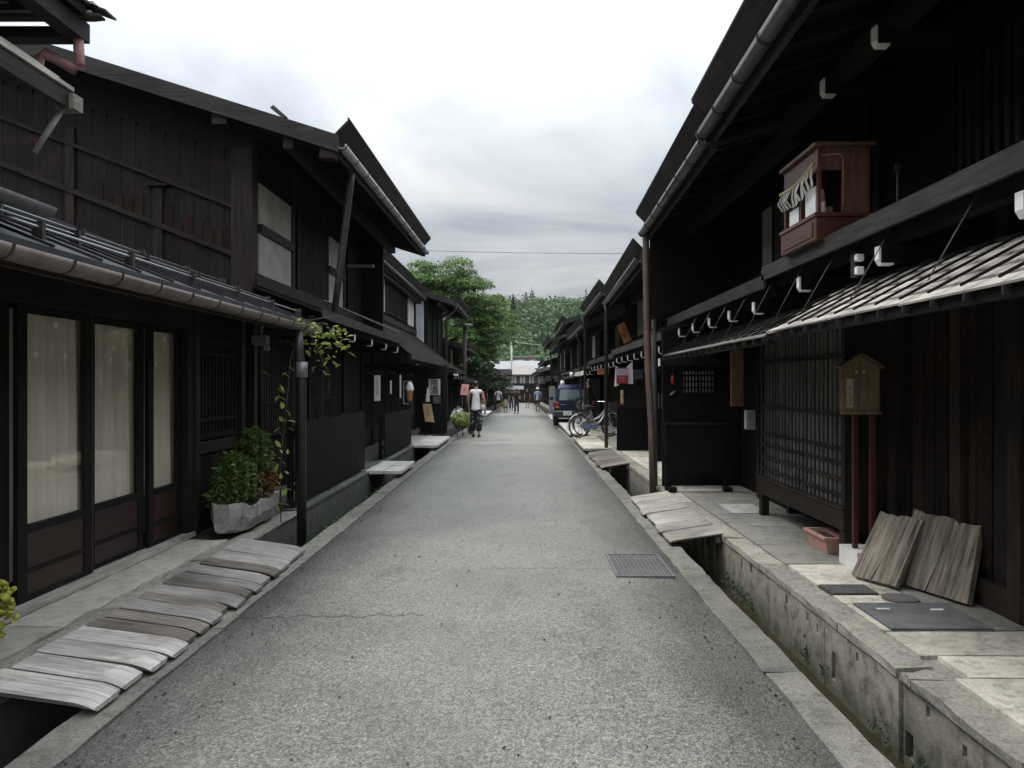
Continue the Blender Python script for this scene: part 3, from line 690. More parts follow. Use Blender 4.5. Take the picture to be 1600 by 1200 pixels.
# ---- right, second house
RBh = house('timber_house', 'dark timber house on the right with the projecting lattice bay and brown downpipe', 1, 6.92, 11.3, 3.05, 1.645, 1.755, 3.69, pent=(2.10, 2.445, 2.76), near=True, over=0.0, over0=0.02, tips=0.82)
lattice(RBh, 1, 2.93, 7.3, 8.5, 2.95, 3.65, 0.085, 0.035, 0.04, 'lattice')
lattice(RBh, 1, 2.93, 8.75, 9.3, 2.95, 3.65, 0.085, 0.035, 0.04, 'lattice')
B('plaster_panel', 3.0, 3.05, 9.5, 9.95, 2.9, 3.7, 'plaster', RBh)
extr('eave_end', [(1.80, 2.45), (3.04, 2.80), (3.04, 4.06), (1.80, 3.69)], 11.18, 11.26, 'dark_x', RBh)
# projecting lattice bay
bay = MB(); bay.box(2.60, 2.66, 6.42, 6.50, 0.13, 2.3); bay.box(2.60, 2.66, 8.62, 8.70, 0.13, 2.3); bay.box(2.605, 3.05, 6.425, 6.46, 0.36, 2.3); bay.box(2.605, 3.05, 8.66, 8.695, 0.36, 2.3)
bay.box(2.595, 2.665, 6.42, 8.70, 2.3, 2.40)
bayo = bay.build('lattice_bay', 'mid_z', RBh)
B('base_beam', 2.585, 2.67, 6.415, 8.705, 0.36, 0.53, 'mid_y', bayo, 0.006)
B('base_cap', 2.575, 2.675, 6.41, 8.71, 0.531, 0.555, 'mid_y', bayo)
for i in range(21):
    y = 6.56 + i * 0.1005; w = 0.038 if i % 3 else 0.052
    B('bar', 2.615, 2.65, y - w / 2, y + w / 2, 0.557, 2.298, 'lattice', bayo)
for z in (0.64, 0.77, 0.90, 1.02, 1.30, 1.78): B('rail', 2.598, 2.613, 6.502, 8.618, z - 0.017, z + 0.017, 'mid_y', bayo)
B('back_panel', 2.90, 2.93, 6.47, 8.65, 0.4, 2.3, 'dark_z', bayo)
for y in (6.46, 8.66): B('foot', 2.59, 2.67, y - 0.05, y + 0.05, 0.128, 0.358, 'mid_z', bayo)
# entrance beside the bay: sliding door of boards, meter box, vertical sign board
dr = B('entrance_door', 2.98, 3.02, 8.85, 9.85, 0.16, 2.0, 'dark_z', RBh)
for z in (0.45, 0.62, 0.80, 0.98, 1.15): B('door_rail', 2.962, 2.979, 8.86, 9.84, z - 0.02, z + 0.02, 'mid_y', dr)
for y in (8.79, 9.91): B('post', 2.93, 3.05, y - 0.05, y + 0.05, 0.13, 2.4, 'mid_z', RBh)
# cross wall with the little paper-backed window, seen square on
cw = B('cross_wall', 1.97, 3.04, 11.16, 11.24, 0.10, 2.3, 'dark_z', RBh)
for i in range(6): B('wall_board', 1.98 + i * 0.175, 1.98 + i * 0.175 + 0.171, 11.135, 11.158, 0.12, 1.42, 'dark_z', cw)
B('paper_pane', 2.23, 2.68, 11.140, 11.158, 1.42, 1.74, 'paper', cw)
for x in (2.23, 2.455, 2.68): B('window_stile', x - 0.014, x + 0.014, 11.10, 11.138, 1.42, 1.74, 'dark_z', cw)
for x in [2.23 + 0.045 * k for k in (1, 2, 3, 4, 6, 7, 8, 9)]: B('window_bar', x - 0.011, x + 0.011, 11.112, 11.139, 1.42, 1.74, 'dark_z', cw)
for z in (1.42, 1.50, 1.585, 1.67, 1.74): B('window_rail', 2.216, 2.694, 11.098, 11.111, z - 0.014, z + 0.014, 'dark_x', cw)
hb = B('cross_beam', 1.90, 2.92, 10.96, 11.06, 1.80, 1.90, 'dark_x', RBh); B('white_end', 1.888, 1.90, 10.958, 11.062, 1.798, 1.902, 'white_paint', hb)
for i in range(9): B('wall_board', 2.27 + i * 0.05, 2.27 + i * 0.05 + 0.02, 11.12, 11.15, 1.92, 2.14, 'lattice', cw)
# downpipes at the joint between second and third house
tube('downpipe', [(1.735, 11.24, 3.72), (1.745, 11.24, 3.55), (1.752, 11.22, 2.6), (1.765, 11.18, 1.8), (1.80, 11.08, 0.9), (1.82, 11.05, -0.3)], 0.047, 'pipe_brown', RBh, 10)
tube('downpipe', [(1.90, 11.32, 3.45), (1.87, 11.31, 3.2), (1.87, 11.30, 1.6), (1.875, 11.27, 0.8), (1.88, 11.24, -0.3)], 0.036, 'pipe_grey', RBh, 10)
tube('pipe_clamp', [(1.70, 11.2, 2.32), (1.88, 11.3, 2.32)], 0.012, 'pipe_dark', RBh, 6)
# ---- wooden awnings hung from the eave beams
def awning(root, y0, y1, a0, z0, a1, z1, rows, blen, seed, bpitch, bm, rods):
    rs = random.Random(seed); p = (z1 - z0) / (a1 - a0); aw = None
    aw = B('awning', a1 - 0.02, a1 + 0.04, y0, y1, z1 - 0.03, z1 + 0.03, 'dark_y', root)
    for r in range(rows):
        la = a0 + (a1 - a0) * r / rows - (0.02 if r else 0); lb = a0 + (a1 - a0) * (r + 1) / rows + 0.01; y = y0
        while y < y1 - 0.05:
            e = min(y + blen * rs.uniform(0.6, 1.25), y1); off = r * 0.004 + rs.uniform(0, 0.003)
            if y1 - e < 0.3: e = y1
            jl = rs.uniform(-0.006, 0.006); la_ = la + jl
            plate('board', [(la_, y + 0.002, z0 + (la_ - a0) * p + 0.012 + off), (la_ + rs.uniform(-0.008, 0.008), e - 0.002, z0 + (la_ - a0) * p + 0.012 + off), (lb, e - 0.002, z0 + (lb - a0) * p + off), (lb, y + 0.002, z0 + (lb - a0) * p + off)], 0.010, bm, aw); y = e
    n = int(round((y1 - y0) / bpitch)); n_ = Vector((-(z1 - z0), 0, a1 - a0)).normalized()
    for i in range(n + 1):
        y = y0 + 0.02 + (y1 - y0 - 0.04) * i / n
        d = 0.034
        frompy('batten', [(a0 - 0.015, y - 0.008, z0 + d - 0.01), (a0 - 0.015, y + 0.008, z0 + d - 0.01), (a1, y + 0.008, z1 + d - 0.006), (a1, y - 0.008, z1 + d - 0.006), (a0 - 0.015, y - 0.008, z0 + d + 0.003), (a0 - 0.015, y + 0.008, z0 + d + 0.003), (a1, y + 0.008, z1 + d + 0.008), (a1, y - 0.008, z1 + d + 0.008)], BOXF, 'dark_x', aw)
        B('hook', a0 - 0.005, a0 + 0.03, y - 0.006, y + 0.006, z0 - 0.035, z0 - 0.001, 'pipe_dark', aw)
    B('lower_rail', a0 + 0.03, a0 + 0.07, y0, y1, z0 - 0.045, z0 - 0.002, 'dark_y', aw)
    for y in rods: tube('tie_rod', [(a0 + 0.16, y, z0 + 0.16 * p + 0.04), (2.16, y + 0.02, 2.46)], 0.0035, 'wire', aw, 5)
    return aw
awning(RA, 1.6, 5.72, 1.75, 1.912, 2.33, 2.225, 5, 1.2, 3, 0.26, 'awning_board', (2.0, 2.85, 3.75, 4.65, 5.45))
awning(RBh, 5.76, 9.95, 1.75, 1.888, 2.30, 2.14, 5, 1.2, 4, 0.26, 'awning_far', (6.1, 6.8, 7.5, 8.2, 8.9, 9.6))
for y in (5.0, 2.6): B('awning_bracket', 2.33, 2.98, y - 0.03, y + 0.03, 2.19, 2.25, 'dark_x', RA)
for y in (7.4, 9.2): B('awning_bracket', 2.30, 2.98, y - 0.03, y + 0.03, 2.10, 2.16, 'dark_x', RBh)

# ---- right, farther houses
RC = house('timber_house', 'dark timber house on the right hung with the white and red shop banner', 1, 11.42, 17.6, 3.1, 1.72, 1.90, 3.36, pent=(2.00, 2.25, 2.62), over=0.15, over0=0.0, tips=0.8, pipe=[(17.62, 1.86)])
RD = house('timber_house', 'low dark house on the right behind the two bicycles', 1, 17.8, 24.4, 3.2, 1.86, 1.9, 3.62, p=0.33, pent=(2.05, 2.2, 2.6), over=0.1, over0=-0.1, tips=0.9, pipe=[(24.1, 1.9)])
RE = house('timber_house', 'dark house on the right beside the parked blue car, with a globe lamp', 1, 24.6, 32.0, 3.3, 1.95, 1.9, 3.38, pent=(2.1, 2.1, 2.5), over=0.1, over0=-0.05, tips=1.1, pipe=[(27.5, 2.02)])
RF = house('timber_house', 'dark house on the right just beyond the parked car, roof higher than its neighbours', 1, 32.2, 40.5, 3.2, 1.75, 1.75, 4.05, p=0.34, pent=(2.0, 2.05, 2.45), over=0.2, tips=1.2, pipe=[(40.4, 1.85)])
RG = house('timber_house', 'sixth dark timber house from the camera on the right side', 1, 41.0, 51.0, 3.1, 1.8, 1.8, 3.55, pent=(2.0, 1.95, 2.3), over=0.2, tips=1.3, pipe=[(50.5, 1.85)])
RH = house('timber_house', 'two-storey house far on the right with a pale metal eave', 1, 51.5, 64.0, 2.9, 1.75, 1.75, 4.35, p=0.3, pent=(1.85, 2.05, 2.4), over=0.25, tips=1.5, roofm='roof_dark')
RI = house('timber_house', 'dark house far on the right, second from the end of the street', 1, 64.6, 82.0, 2.9, 1.75, 1.7, 3.3, pent=(1.85, 1.85, 2.2), over=0.25, tips=2.0)
RJ = house('timber_house', 'farthest dark house on the right before the end building', 1, 82.6, 104.0, 2.8, 1.7, 1.6, 2.6, pent=(1.8, 1.45, 1.8), over=0.25, tips=2.4)
plate('light_canopy', [(1.45, 51.2, 2.55 - 0.4 + 1.3), (1.45, 54.0, 3.45), (2.6, 54.0, 3.75), (2.6, 51.2, 3.75)], 0.05, 'light_roof', RG)

# ---- left, nearest house: only its eaves reach into the picture
L0 = thing('timber_house', 'nearest house on the left, two layered eaves at the top corner with a pink pipe', 'house', (-3.6, 3.0, 0))
B('wall', -3.75, -3.6, 0.5, 4.45, -0.3, 3.9, 'plaster', L0)
B('gable_wall', -8.0, -3.6, 4.46, 4.56, -0.3, 4.4, 'dark_z', L0)
lr = extr('lower_roof', [(-2.72, 3.26), (-2.72, 3.30), (-3.8, 3.72), (-3.8, 3.68)], 0.5, 4.75, 'roof_dark', L0)
for i in range(3): B('roof_board', -2.86 - 0.05 * i, -2.70 - 0.03 * i, 0.5, 4.80 - 0.10 * i, 3.31 + 0.028 * i, 3.335 + 0.028 * i, 'grey_y', lr)
B('fascia', -2.74, -2.71, 0.5, 4.83, 3.20, 3.295, 'mid_y', lr); B('end_block', -2.80, -2.68, 4.76, 4.86, 3.20, 3.29, 'grey_y', lr)
tube('strut', [(-2.76, 4.78, 3.2), (-2.90, 4.74, 2.93)], 0.016, 'gutter_white', lr, 6)
ur = extr('upper_roof', [(-2.82, 3.93), (-2.82, 3.99), (-6.5, 5.2), (-6.5, 5.14)], 0.5, 5.15, 'roof_dark', L0)
for i in range(4): B('roof_board', -3.3 - 0.2 * i, -2.80 - 0.05 * i, 4.3, 5.30 - 0.05 * i, 4.0 + 0.035 * i, 4.022 + 0.035 * i, 'mid_y', ur)
B('eave_beam', -3.9, -2.95, 5.16, 5.28, 3.80, 3.87, 'mid_x', ur); B('eave_beam', -2.97, -2.86, 4.4, 5.27, 3.80, 3.925, 'mid_y', ur)
for i in range(7): B('shingle', -3.55 + 0.02 * (i % 3), -2.74 - 0.045 * (i % 4) - 0.01 * i, 5.155 + 0.0 * i, 5.235 + 0.05 * (i % 3), 3.935 + 0.02 * i, 3.950 + 0.02 * i, 'grey_x' if i % 3 == 1 else 'eave_x', ur)
for i in range(4): frompy('shingle', [(-3.05 - 0.1 * i, 5.16, 4.09 + 0.02 * i), (-2.70 - 0.05 * i, 5.16, 3.965 + 0.02 * i), (-2.70 - 0.05 * i, 5.30, 3.965 + 0.02 * i), (-3.05 - 0.1 * i, 5.30, 4.09 + 0.02 * i), (-3.05 - 0.1 * i, 5.16, 4.105 + 0.02 * i), (-2.70 - 0.05 * i, 5.16, 3.98 + 0.02 * i), (-2.70 - 0.05 * i, 5.30, 3.98 + 0.02 * i), (-3.05 - 0.1 * i, 5.30, 4.105 + 0.02 * i)], BOXF, 'eave_x', ur)
tube('roof_gutter', [(-2.86, 0.5, 4.16), (-2.86, 4.95, 4.16), (-2.95, 5.2, 4.16), (-3.3, 5.3, 4.17)], 0.05, 'gutter_grey', ur, 10)
tube('drain_pipe', [(-2.90, 5.2, 3.83), (-2.89, 5.2, 3.64), (-2.92, 5.2, 3.60), (-3.10, 5.17, 3.70), (-3.13, 5.16, 3.66), (-3.13, 5.12, 3.47)], 0.033, 'pipe_pink', ur, 10)
gt = extr('lower_gutter', Upoly(-1, 2.46, 2.46, 0.055, 0.008), 0.5, 4.12, 'gutter_grey', L0, smooth=True)
plate('pent_roof', [(-2.46, 0.5, 2.47), (-2.46, 4.1, 2.47), (-3.6, 4.1, 2.95), (-3.6, 0.5, 2.95)], 0.03, 'roof_metal', L0)

# ---- left, house A: single storey, glazed doors, metal roof seen almost edge on
A = thing('timber_house', 'low house on the left with curtained sliding glass doors and ribbed metal roof', 'house', (-3.2, 6.8, 0.1))
ra = extr('roof', [(-2.36, 2.20), (-2.36, 2.235), (-7.2, 4.17), (-7.2, 4.13)], 2.9, 9.42, 'roof_metal', A)
for i in range(14): 
    y = 3.1 + i * 0.46; plate('seam', [(-2.37, y, 2.256), (-2.37, y + 0.025, 2.256), (-7.2, y + 0.025, 4.192), (-7.2, y, 4.192)], 0.02, 'roof_metal', ra)
for k, (x, z) in enumerate(((-2.62, 2.40), (-2.98, 2.545), (-3.5, 2.755))):
    tube('snow_rail', [(x, 2.9, z), (x, 9.4, z)], 0.006 if k else 0.008, 'rod_steel', ra, 6)
    for i in range(7): B('snow_bracket', x - 0.03, x + 0.03, 3.3 + i, 3.33 + i, z - 0.10, z + 0.03, 'pipe_dark', ra)
ga = extr('gutter', Upoly(-1, 2.33, 2.175, 0.068, 0.008, 9), 2.9, 8.95, 'gutter_brown', A, smooth=True)
for i in range(13): extr('bracket', Upoly(-1, 2.33, 2.177, 0.074, 0.006), 3.05 + i * 0.485, 3.068 + i * 0.485, 'pipe_dark', ga)
B('eave_board', -2.44, -2.405, 2.9, 9.3, 2.10, 2.21, 'mid_y', A)
for i in range(15): 
    y = 3.1 + 0.43 * i
    frompy('rafter', [(-2.45, y - 0.025, 2.165), (-2.45, y + 0.025, 2.165), (-3.3, y + 0.025, 2.50), (-3.3, y - 0.025, 2.50), (-2.45, y - 0.025, 2.225), (-2.45, y + 0.025, 2.225), (-3.3, y + 0.025, 2.56), (-3.3, y - 0.025, 2.56)], BOXF, 'dark_x', A)
tube('downpipe', [(-2.34, 8.3, 2.10), (-2.33, 8.3, 1.9), (-2.30, 8.3, 1.6), (-2.30, 8.3, -0.35)], 0.05, 'pipe_dark', A, 10)
tube('pipe_collar', [(-2.30, 8.3, 1.62), (-2.30, 8.3, 1.78)], 0.062, 'pipe_grey', A, 10)
B('back_wall', -5.2, -5.1, 2.6, 9.3, 0.0, 3.0, 'dark_y', A); B('inner_wall', -5.1, -3.3, 7.42, 7.5, 0.0, 2.6, 'dark_x', A); B('floor', -5.1, -3.1, 2.6, 7.42, 0.02, 0.15, 'mid_y', A); B('ceiling', -5.1, -3.25, 2.6, 7.42, 2.42, 2.46, 'dark_y', A)
B('near_wall', -5.1, -3.25, 2.6, 2.68, 0.0, 2.6, 'dark_x', A)
B('lintel', -3.24, -3.08, 2.6, 7.44, 2.06, 2.30, 'mid_y', A); B('upper_wall', -3.22, -3.14, 2.6, 9.3, 2.30, 2.56, 'dark_y', A); B('threshold', -3.24, -3.05, 2.6, 7.44, 0.132, 0.17, 'grey_y', A)
B('post', -3.24, -3.08, 7.34, 7.46, 0.13, 2.06, 'mid_z', A)
DO = [(3.20, 4.06), (4.08, 4.92), (4.95, 5.80), (5.81, 6.67), (6.68, 7.33)]
for i, (a, b) in enumerate(DO):
    x = -3.15 - (0.035 if i % 2 else 0)
    fr = MB(); st = 0.095
    fr.box(x - 0.016, x + 0.016, a, a + st, 0.172, 2.058); fr.box(x - 0.016, x + 0.016, b - st, b, 0.172, 2.058)
    fr.box(x - 0.0155, x + 0.0155, a + st, b - st, 2.0, 2.057); fr.box(x - 0.0155, x + 0.0155, a + st, b - st, 0.60, 0.655); fr.box(x - 0.0155, x + 0.0155, a + st, b - st, 0.173, 0.205); fr.box(x - 0.0155, x + 0.0155, a + st, b - st, 0.345, 0.375)
    d = fr.build('sliding_door', 'dark_z', A)
    B('glass', x - 0.003, x + 0.003, a + st + 0.001, b - st - 0.001, 0.656, 1.999, 'glass', d)
    B('panel', x - 0.008, x + 0.008, a + st + 0.001, b - st - 0.001, 0.376, 0.599, 'red_panel', d); B('panel', x - 0.008, x + 0.008, a + st + 0.001, b - st - 0.001, 0.206, 0.344, 'red_panel', d)
    B('sticker', x + 0.003, x + 0.0055, (a + b) / 2 - 0.02, (a + b) / 2 + 0.02, 1.925, 1.965, 'white_paint', d)
B('corner_stile', -3.19, -3.13, 5.795, 5.812, 0.172, 2.06, 'red_panel', A)
# wall of boards and lattice beyond the doors
B('wall', -3.30, -3.16, 7.46, 9.25, 0.0, 2.4, 'dark_z', A)
for i in range(9): B('wall_board', -3.158, -3.14, 7.50 + i * 0.19, 7.685 + i * 0.19, 0.15, 0.86, 'mid_z' if i % 3 == 0 else 'dark_z', A)
B('rail', -3.16, -3.11, 7.46, 9.2, 0.87, 0.99, 'mid_y', A)
lattice(A, -1, 3.10, 7.62, 8.6, 1.06, 1.95, 0.09, 0.022, 0.04, 'mid_z', rails=(1.2, 1.85), name='lattice_window')
for y in (7.52, 8.75, 9.15): B('post', -3.16, -3.06, y - 0.05, y + 0.05, 0.13, 2.3, 'mid_z', A)

# ---- left, house B: two storeys, gable boards above A's roof, plaster panels towards the street
HB = house('timber_house', 'tall house on the left, boarded gable rising over the ribbed metal roof', -1, 10.0, 16.9, 3.42, 2.20, 2.12, 4.40, p=0.315, R=5.2, pent=(2.5, 2.44, 2.78), near=True, over=0.3, over0=0.55, gm='gutter_white', tips=1.15, gable='burnt')
for i in range(24):                              # boards of the gable wall
    x = -3.55 - i * 0.185; B('gable_board', x - 0.181, x, 9.975, 9.998, 2.6, 4.42 + (i + 0.4) * 0.185 * 0.315 - 0.02, 'burnt', HB)
def slanted(x0, z0, x1, z1, h, y0, y1, nm, m): extr(nm, [(x0, z0), (x1, z1), (x1, z1 + h), (x0, z0 + h)], y0, y1, m, HB)
slanted(-3.55, 3.72, -7.4, 5.2, 0.05, 9.93, 9.974, 'gable_batten', 'mid_x'); slanted(-3.55, 3.12, -7.4, 4.62, 0.07, 9.92, 9.974, 'gable_batten', 'mid_x')
for x, zt in ((-4.55, 4.02), (-5.65, 4.75)): B('gable_batten', x - 0.055, x + 0.055, 9.938, 9.972, 3.0, zt, 'mid_z', HB)
B('batten_cap', -4.68, -4.42, 9.90, 9.972, 4.021, 4.05, 'mid_x', HB)
for i in range(14):                              # weathered lower board ends, bleached reddish
    x = -3.62 - i * 0.125; hgt = random.uniform(0.06, 0.30)
    if abs(x + 4.55) > 0.13: B('faded_board', x - 0.11, x, 9.962, 9.974, 3.2 + (-x - 3.55) * 0.39, 3.2 + (-x - 3.55) * 0.39 + hgt, 'faded_z', HB)
B('corner_post', -3.62, -3.36, 9.9, 10.1, 2.2, 4.5, 'mid_z', HB)
for x in (-3.60, -2.32): B('purlin_end', x - 0.09, x + 0.09, 9.46, 9.62, 4.42 + (-x - 2.2) * 0.315 - 0.22, 4.42 + (-x - 2.2) * 0.315 - 0.06, 'mid_x', HB)
for a, b in ((10.3, 11.75), (13.95, 15.2)):
    B('plaster_panel', -3.42, -3.395, a, b, 2.95, 3.50, 'plaster', HB); B('plaster_panel', -3.42, -3.395, a, b, 3.62, 4.15, 'plaster', HB); B('rail', -3.43, -3.36, a, b, 3.50, 3.62, 'mid_y', HB)
lattice(HB, -1, 3.35, 11.95, 13.75, 2.98, 4.15, 0.10, 0.04, 0.04, 'mid_z')
lattice(HB, -1, 3.35, 15.4, 16.6, 2.98, 4.15, 0.10, 0.04, 0.04, 'mid_z')
extr('wing_wall', [(-3.41, 2.4), (-2.92, 2.4), (-2.92, 4.62), (-3.41, 4.775)], 16.70, 16.82, 'dark_z', HB)
tube('downpipe', [(-2.22, 10.4, 4.36), (-2.25, 10.42, 4.15), (-2.40, 10.45, 3.0), (-2.46, 10.45, 2.5)], 0.045, 'pipe_dark', HB, 10)
tube('snow_stop', [(-2.5, 10.05, 2.60), (-2.5, 16.2, 2.60)], 0.014, 'roof_metal', HB, 6)
B('lamp_arm', -3.3, -2.8, 15.0, 15.06, 3.75, 3.80, 'pipe_grey', HB)
lattice(HB, -1, 3.36, 10.3, 12.2, 0.9, 2.1, 0.10, 0.04, 0.04, 'mid_z', rails=(1.3, 1.8), name='lattice_screen'); lattice(HB, -1, 3.36, 12.6, 14.6, 0.9, 2.1, 0.10, 0.04, 0.04, 'mid_z', rails=(1.3, 1.8), name='lattice_screen')
for x, z in ((-5.9, 5.62), (-2.85, 4.72)): 
    extr('roof_bracket', [(x, z), (x + 0.04, z + 0.02), (x - 0.12, z + 0.16), (x - 0.16, z + 0.13)], 9.5, 9.56, 'pipe_dark', HB)

# ---- left, farther houses
LC = house('timber_house', 'set-back shop house on the left with steep pent roof above the sake sign', -1, 17.1, 26.6, 3.6, 3.3, 3.3, 4.42, pent=(2.38, 2.15, 3.15), over=0.1, over0=-0.1, tips=1.4, tip=False)
LD = house('timber_house', 'house on the left with pale corrugated gable sheeting in front of the big tree', -1, 27.4, 32.6, 3.3, 2.32, 2.3, 4.30, p=0.33, pent=(2.3, 2.0, 2.5), over=0.2, over0=0.35, tips=1.3, pipe=[(27.3, 2.6)], near=True)
cor = MB(); 
for i in range(22): 
    x = -3.38 - i * 0.055
    cor.add([(x, 27.36, 2.2), (x - 0.0275, 27.335, 2.2), (x - 0.055, 27.36, 2.2), (x, 27.36, 4.45 + i * 0.018), (x - 0.0275, 27.335, 4.45 + i * 0.018), (x - 0.055, 27.36, 4.45 + i * 0.018)], [(0, 1, 4, 3), (1, 2, 5, 4)])
cor.build('corrugated_sheet', 'corrugated', LD)
lathe('roof_drum', [(0.16, 3.85), (0.30, 3.90), (0.30, 3.96), (0.22, 3.98)], 'pipe_grey', LD, 14, (-2.3, 32.2)); tube('post', [(-2.33, 32.2, 3.9), (-2.33, 32.2, -0.2)], 0.085, 'eave_z', LD, 10)
LE = house('timber_house', 'small dark house on the left under the big tree', -1, 33.2, 40.0, 3.2, 2.35, 2.3, 3.05, pent=(2.3, 1.7, 2.0), over=0.1, tips=1.4, upper=True)
LF = house('timber_house', 'dark house on the left beyond the big tree', -1, 52.0, 63.0, 3.0, 2.3, 2.25, 2.75, pent=(2.3, 1.55, 1.8), over=0.2, tips=1.6)
LG = house('timber_house', 'second dark house on the left beyond the big tree', -1, 63.6, 80.0, 3.0, 2.3, 2.2, 2.55, pent=(2.3, 1.35, 1.6), over=0.2, tips=1.9)
LH = house('timber_house', 'farthest dark house on the left before the end building', -1, 80.6, 104.0, 3.0, 2.3, 2.1, 2.3, pent=(2.3, 1.1, 1.4), over=0.2, tips=2.4)
# end of the street
EN = thing('end_building', 'two-storey building with a pale roof closing the end of the street', 'building', (0.3, 112, gr(110)))
ge = gr(110)
B('wall', -4.5, 6.5, 111.5, 116, ge - 0.3, ge + 4.0, 'mid_x', EN)
for i in range(13): B('window', -2.0 + i * 0.42, -2.0 + i * 0.42 + 0.33, 111.44, 111.49, ge + 2.75, ge + 3.75, 'plaster' if i % 3 else 'mauve', EN)
B('balcony_rail', -2.4, 4.2, 111.2, 111.3, ge + 2.5, ge + 2.65, 'mid_x', EN)
plate('roof', [(-1.4, 110.8, ge + 4.0), (2.4, 110.8, ge + 4.0), (1.5, 118, ge + 5.4), (-1.5, 118, ge + 5.4)], 0.15, 'light_roof', EN)
plate('lower_roof', [(1.3, 110.2, ge + 4.1), (7.0, 110.2, ge + 3.7), (7.0, 114, ge + 5.0), (3.0, 114, ge + 5.1)], 0.12, 'roof_dark', EN); plate('lower_roof', [(-6.5, 110.3, ge + 3.2), (-1.45, 110.3, ge + 3.4), (-1.45, 114, ge + 4.6), (-6.5, 114, ge + 4.4)], 0.12, 'roof_dark', EN)
B('door_canopy', -2.2, 0.2, 110.6, 111.2, ge + 1.9, ge + 2.4, 'house_white', EN); B('door', -1.9, -0.3, 111.42, 111.48, ge, ge + 2.3, 'house_beige', EN)
EW = thing('white_house', 'white-walled house with a grey tiled roof behind the street end', 'building', (-4, 122, ge))
B('wall', -6.0, -1.4, 120, 126, ge - 0.3, ge + 4.9, 'house_white', EW); plate('roof', [(-8.2, 119.2, ge + 4.9), (-1.2, 119.2, ge + 4.9), (-1.2, 124, ge + 6.2), (-8.2, 124, ge + 6.2)], 0.2, 'tin_roof', EW)
EX = thing('tin_roof_house', 'house with a long grey metal roof behind the pale roof', 'building', (6, 135, ge))
B('wall', -1, 12, 134, 142, ge - 0.3, ge + 5.4, 'house_beige', EX); plate('roof', [(-1.5, 133, ge + 5.5), (10, 133, ge + 5.0), (6.5, 140, ge + 6.6), (-1.5, 140, ge + 6.8)], 0.2, 'tin_roof', EX)
EY = thing('hillside_house', 'pale flat-roofed building at the foot of the wooded hill', 'building', (2, 175, ge))
B('wall', -1.5, 3.1, 173, 180, ge - 0.3, ge + 8.4, 'house_beige', EY); B('roof', -2.2, 3.6, 172.4, 180.6, ge + 8.4, ge + 8.7, 'tin_roof', EY)
for i in range(3): B('window', -0.8 + i * 1.3, 0.0 + i * 1.3, 172.9, 172.98, ge + 6.9, ge + 7.9, 'mauve' if i % 2 else 'white_paint', EY)
for nm, lab, x0, x1, y, h in (('shed_house', 'grey-roofed house left of the white house, by the tree', -16, -8.6, 124, 4.6), ('shed_house', 'house with a brown chimney behind the left houses at the street end', -9.0, -6.4, 112, 4.4)):
    h_ = thing(nm, lab, 'building', (x0, y, ge)); B('wall', x0, x1, y, y + 6, ge - 0.3, ge + h, 'house_beige', h_); plate('roof', [(x0 - 0.5, y - 0.6, ge + h), (x1 + 0.5, y - 0.6, ge + h), (x1 + 0.5, y + 3, ge + h + 1.5), (x0 - 0.5, y + 3, ge + h + 1.5)], 0.2, 'tin_roof', h_)
# ------------------------------------------------------------------ bridges over the drains
def plank_bridge(name, label, cat, s, cuts, inner, outer, zi, zo, mats, seed, curve=True, th=0.04, gap=0.018):
    root = thing(name, label, cat, (s * (inner + outer) / 2, cuts[0], zo)); rs = random.Random(seed)
    for i in range(len(cuts) - 1):
        y0, y1 = cuts[i] + gap * rs.uniform(0.35, 0.8), cuts[i + 1] - gap * rs.uniform(0.35, 0.8)
        o = outer + rs.uniform(-0.025, 0.025); n_ = inner + rs.uniform(-0.012, 0.012); dz = rs.uniform(-0.004, 0.004); tw = rs.uniform(-0.0015, 0.0015)
        xs = [0, 0.25, 0.5, 0.7, 0.84, 0.93, 0.98, 1.0]; vs = []; fs = []; sk0 = rs.uniform(-0.003, 0.003); sk1 = rs.uniform(-0.003, 0.003)
        for t in xs:
            a = n_ + (o - n_) * t; z = zi + (zo - zi) * t + dz - (0.022 * max(0, (t - 0.80) / 0.20) ** 2 if curve else 0.010 * max(0, (t - 0.9) / 0.1))
            k = th * (1 if t < 0.9 else 1 - (t - 0.9) * 4); e0 = sk0 * t; e1 = sk1 * t; cr = 0.007
            vs += [(s * a, y0 + e0 + 0.028, z - k), (s * a, y1 + e1 - 0.028, z - k), (s * a, y1 + e1, z + tw - cr), (s * a, y1 + e1 - 0.007, z + tw), (s * a, y0 + e0 + 0.007, z - tw), (s * a, y0 + e0, z - tw - cr)]
        m = 6
        for j in range(len(xs) - 1):
            for k in range(m): fs.append((j * m + k, j * m + (k + 1) % m, (j + 1) * m + (k + 1) % m, (j + 1) * m + k))
        fs.append(tuple(range(m))); fs.append(tuple((len(xs) - 1) * m + k for k in range(m)))
        frompy('plank', vs, fs, mats[i % len(mats)], root)
    B('bearer', s * (inner - 0.06), s * (inner - 0.02), cuts[0] + 0.05, cuts[-1] - 0.05, zi - th - 0.08, zi - th - 0.002, 'plank_brown', root)
    return root
LT, BN = 'plank_l', 'plank_brown'
plank_bridge('plank_bridge', 'long weathered plank bridge over the left drain before the glass doors', 'footbridge', -1,
             [3.66, 3.92, 4.16, 4.38, 4.62, 4.80, 4.98, 5.20, 5.36, 5.58, 5.76, 5.96, 6.20, 6.42, 6.72, 7.22], 2.53, 1.955, 0.155, 0.075,
             [LT, 'plank_w', LT, 'plank_w', BN, BN, 'plank_m', BN, 'plank_m', BN, 'plank_m', LT, BN, LT, 'plank_w'], 5)
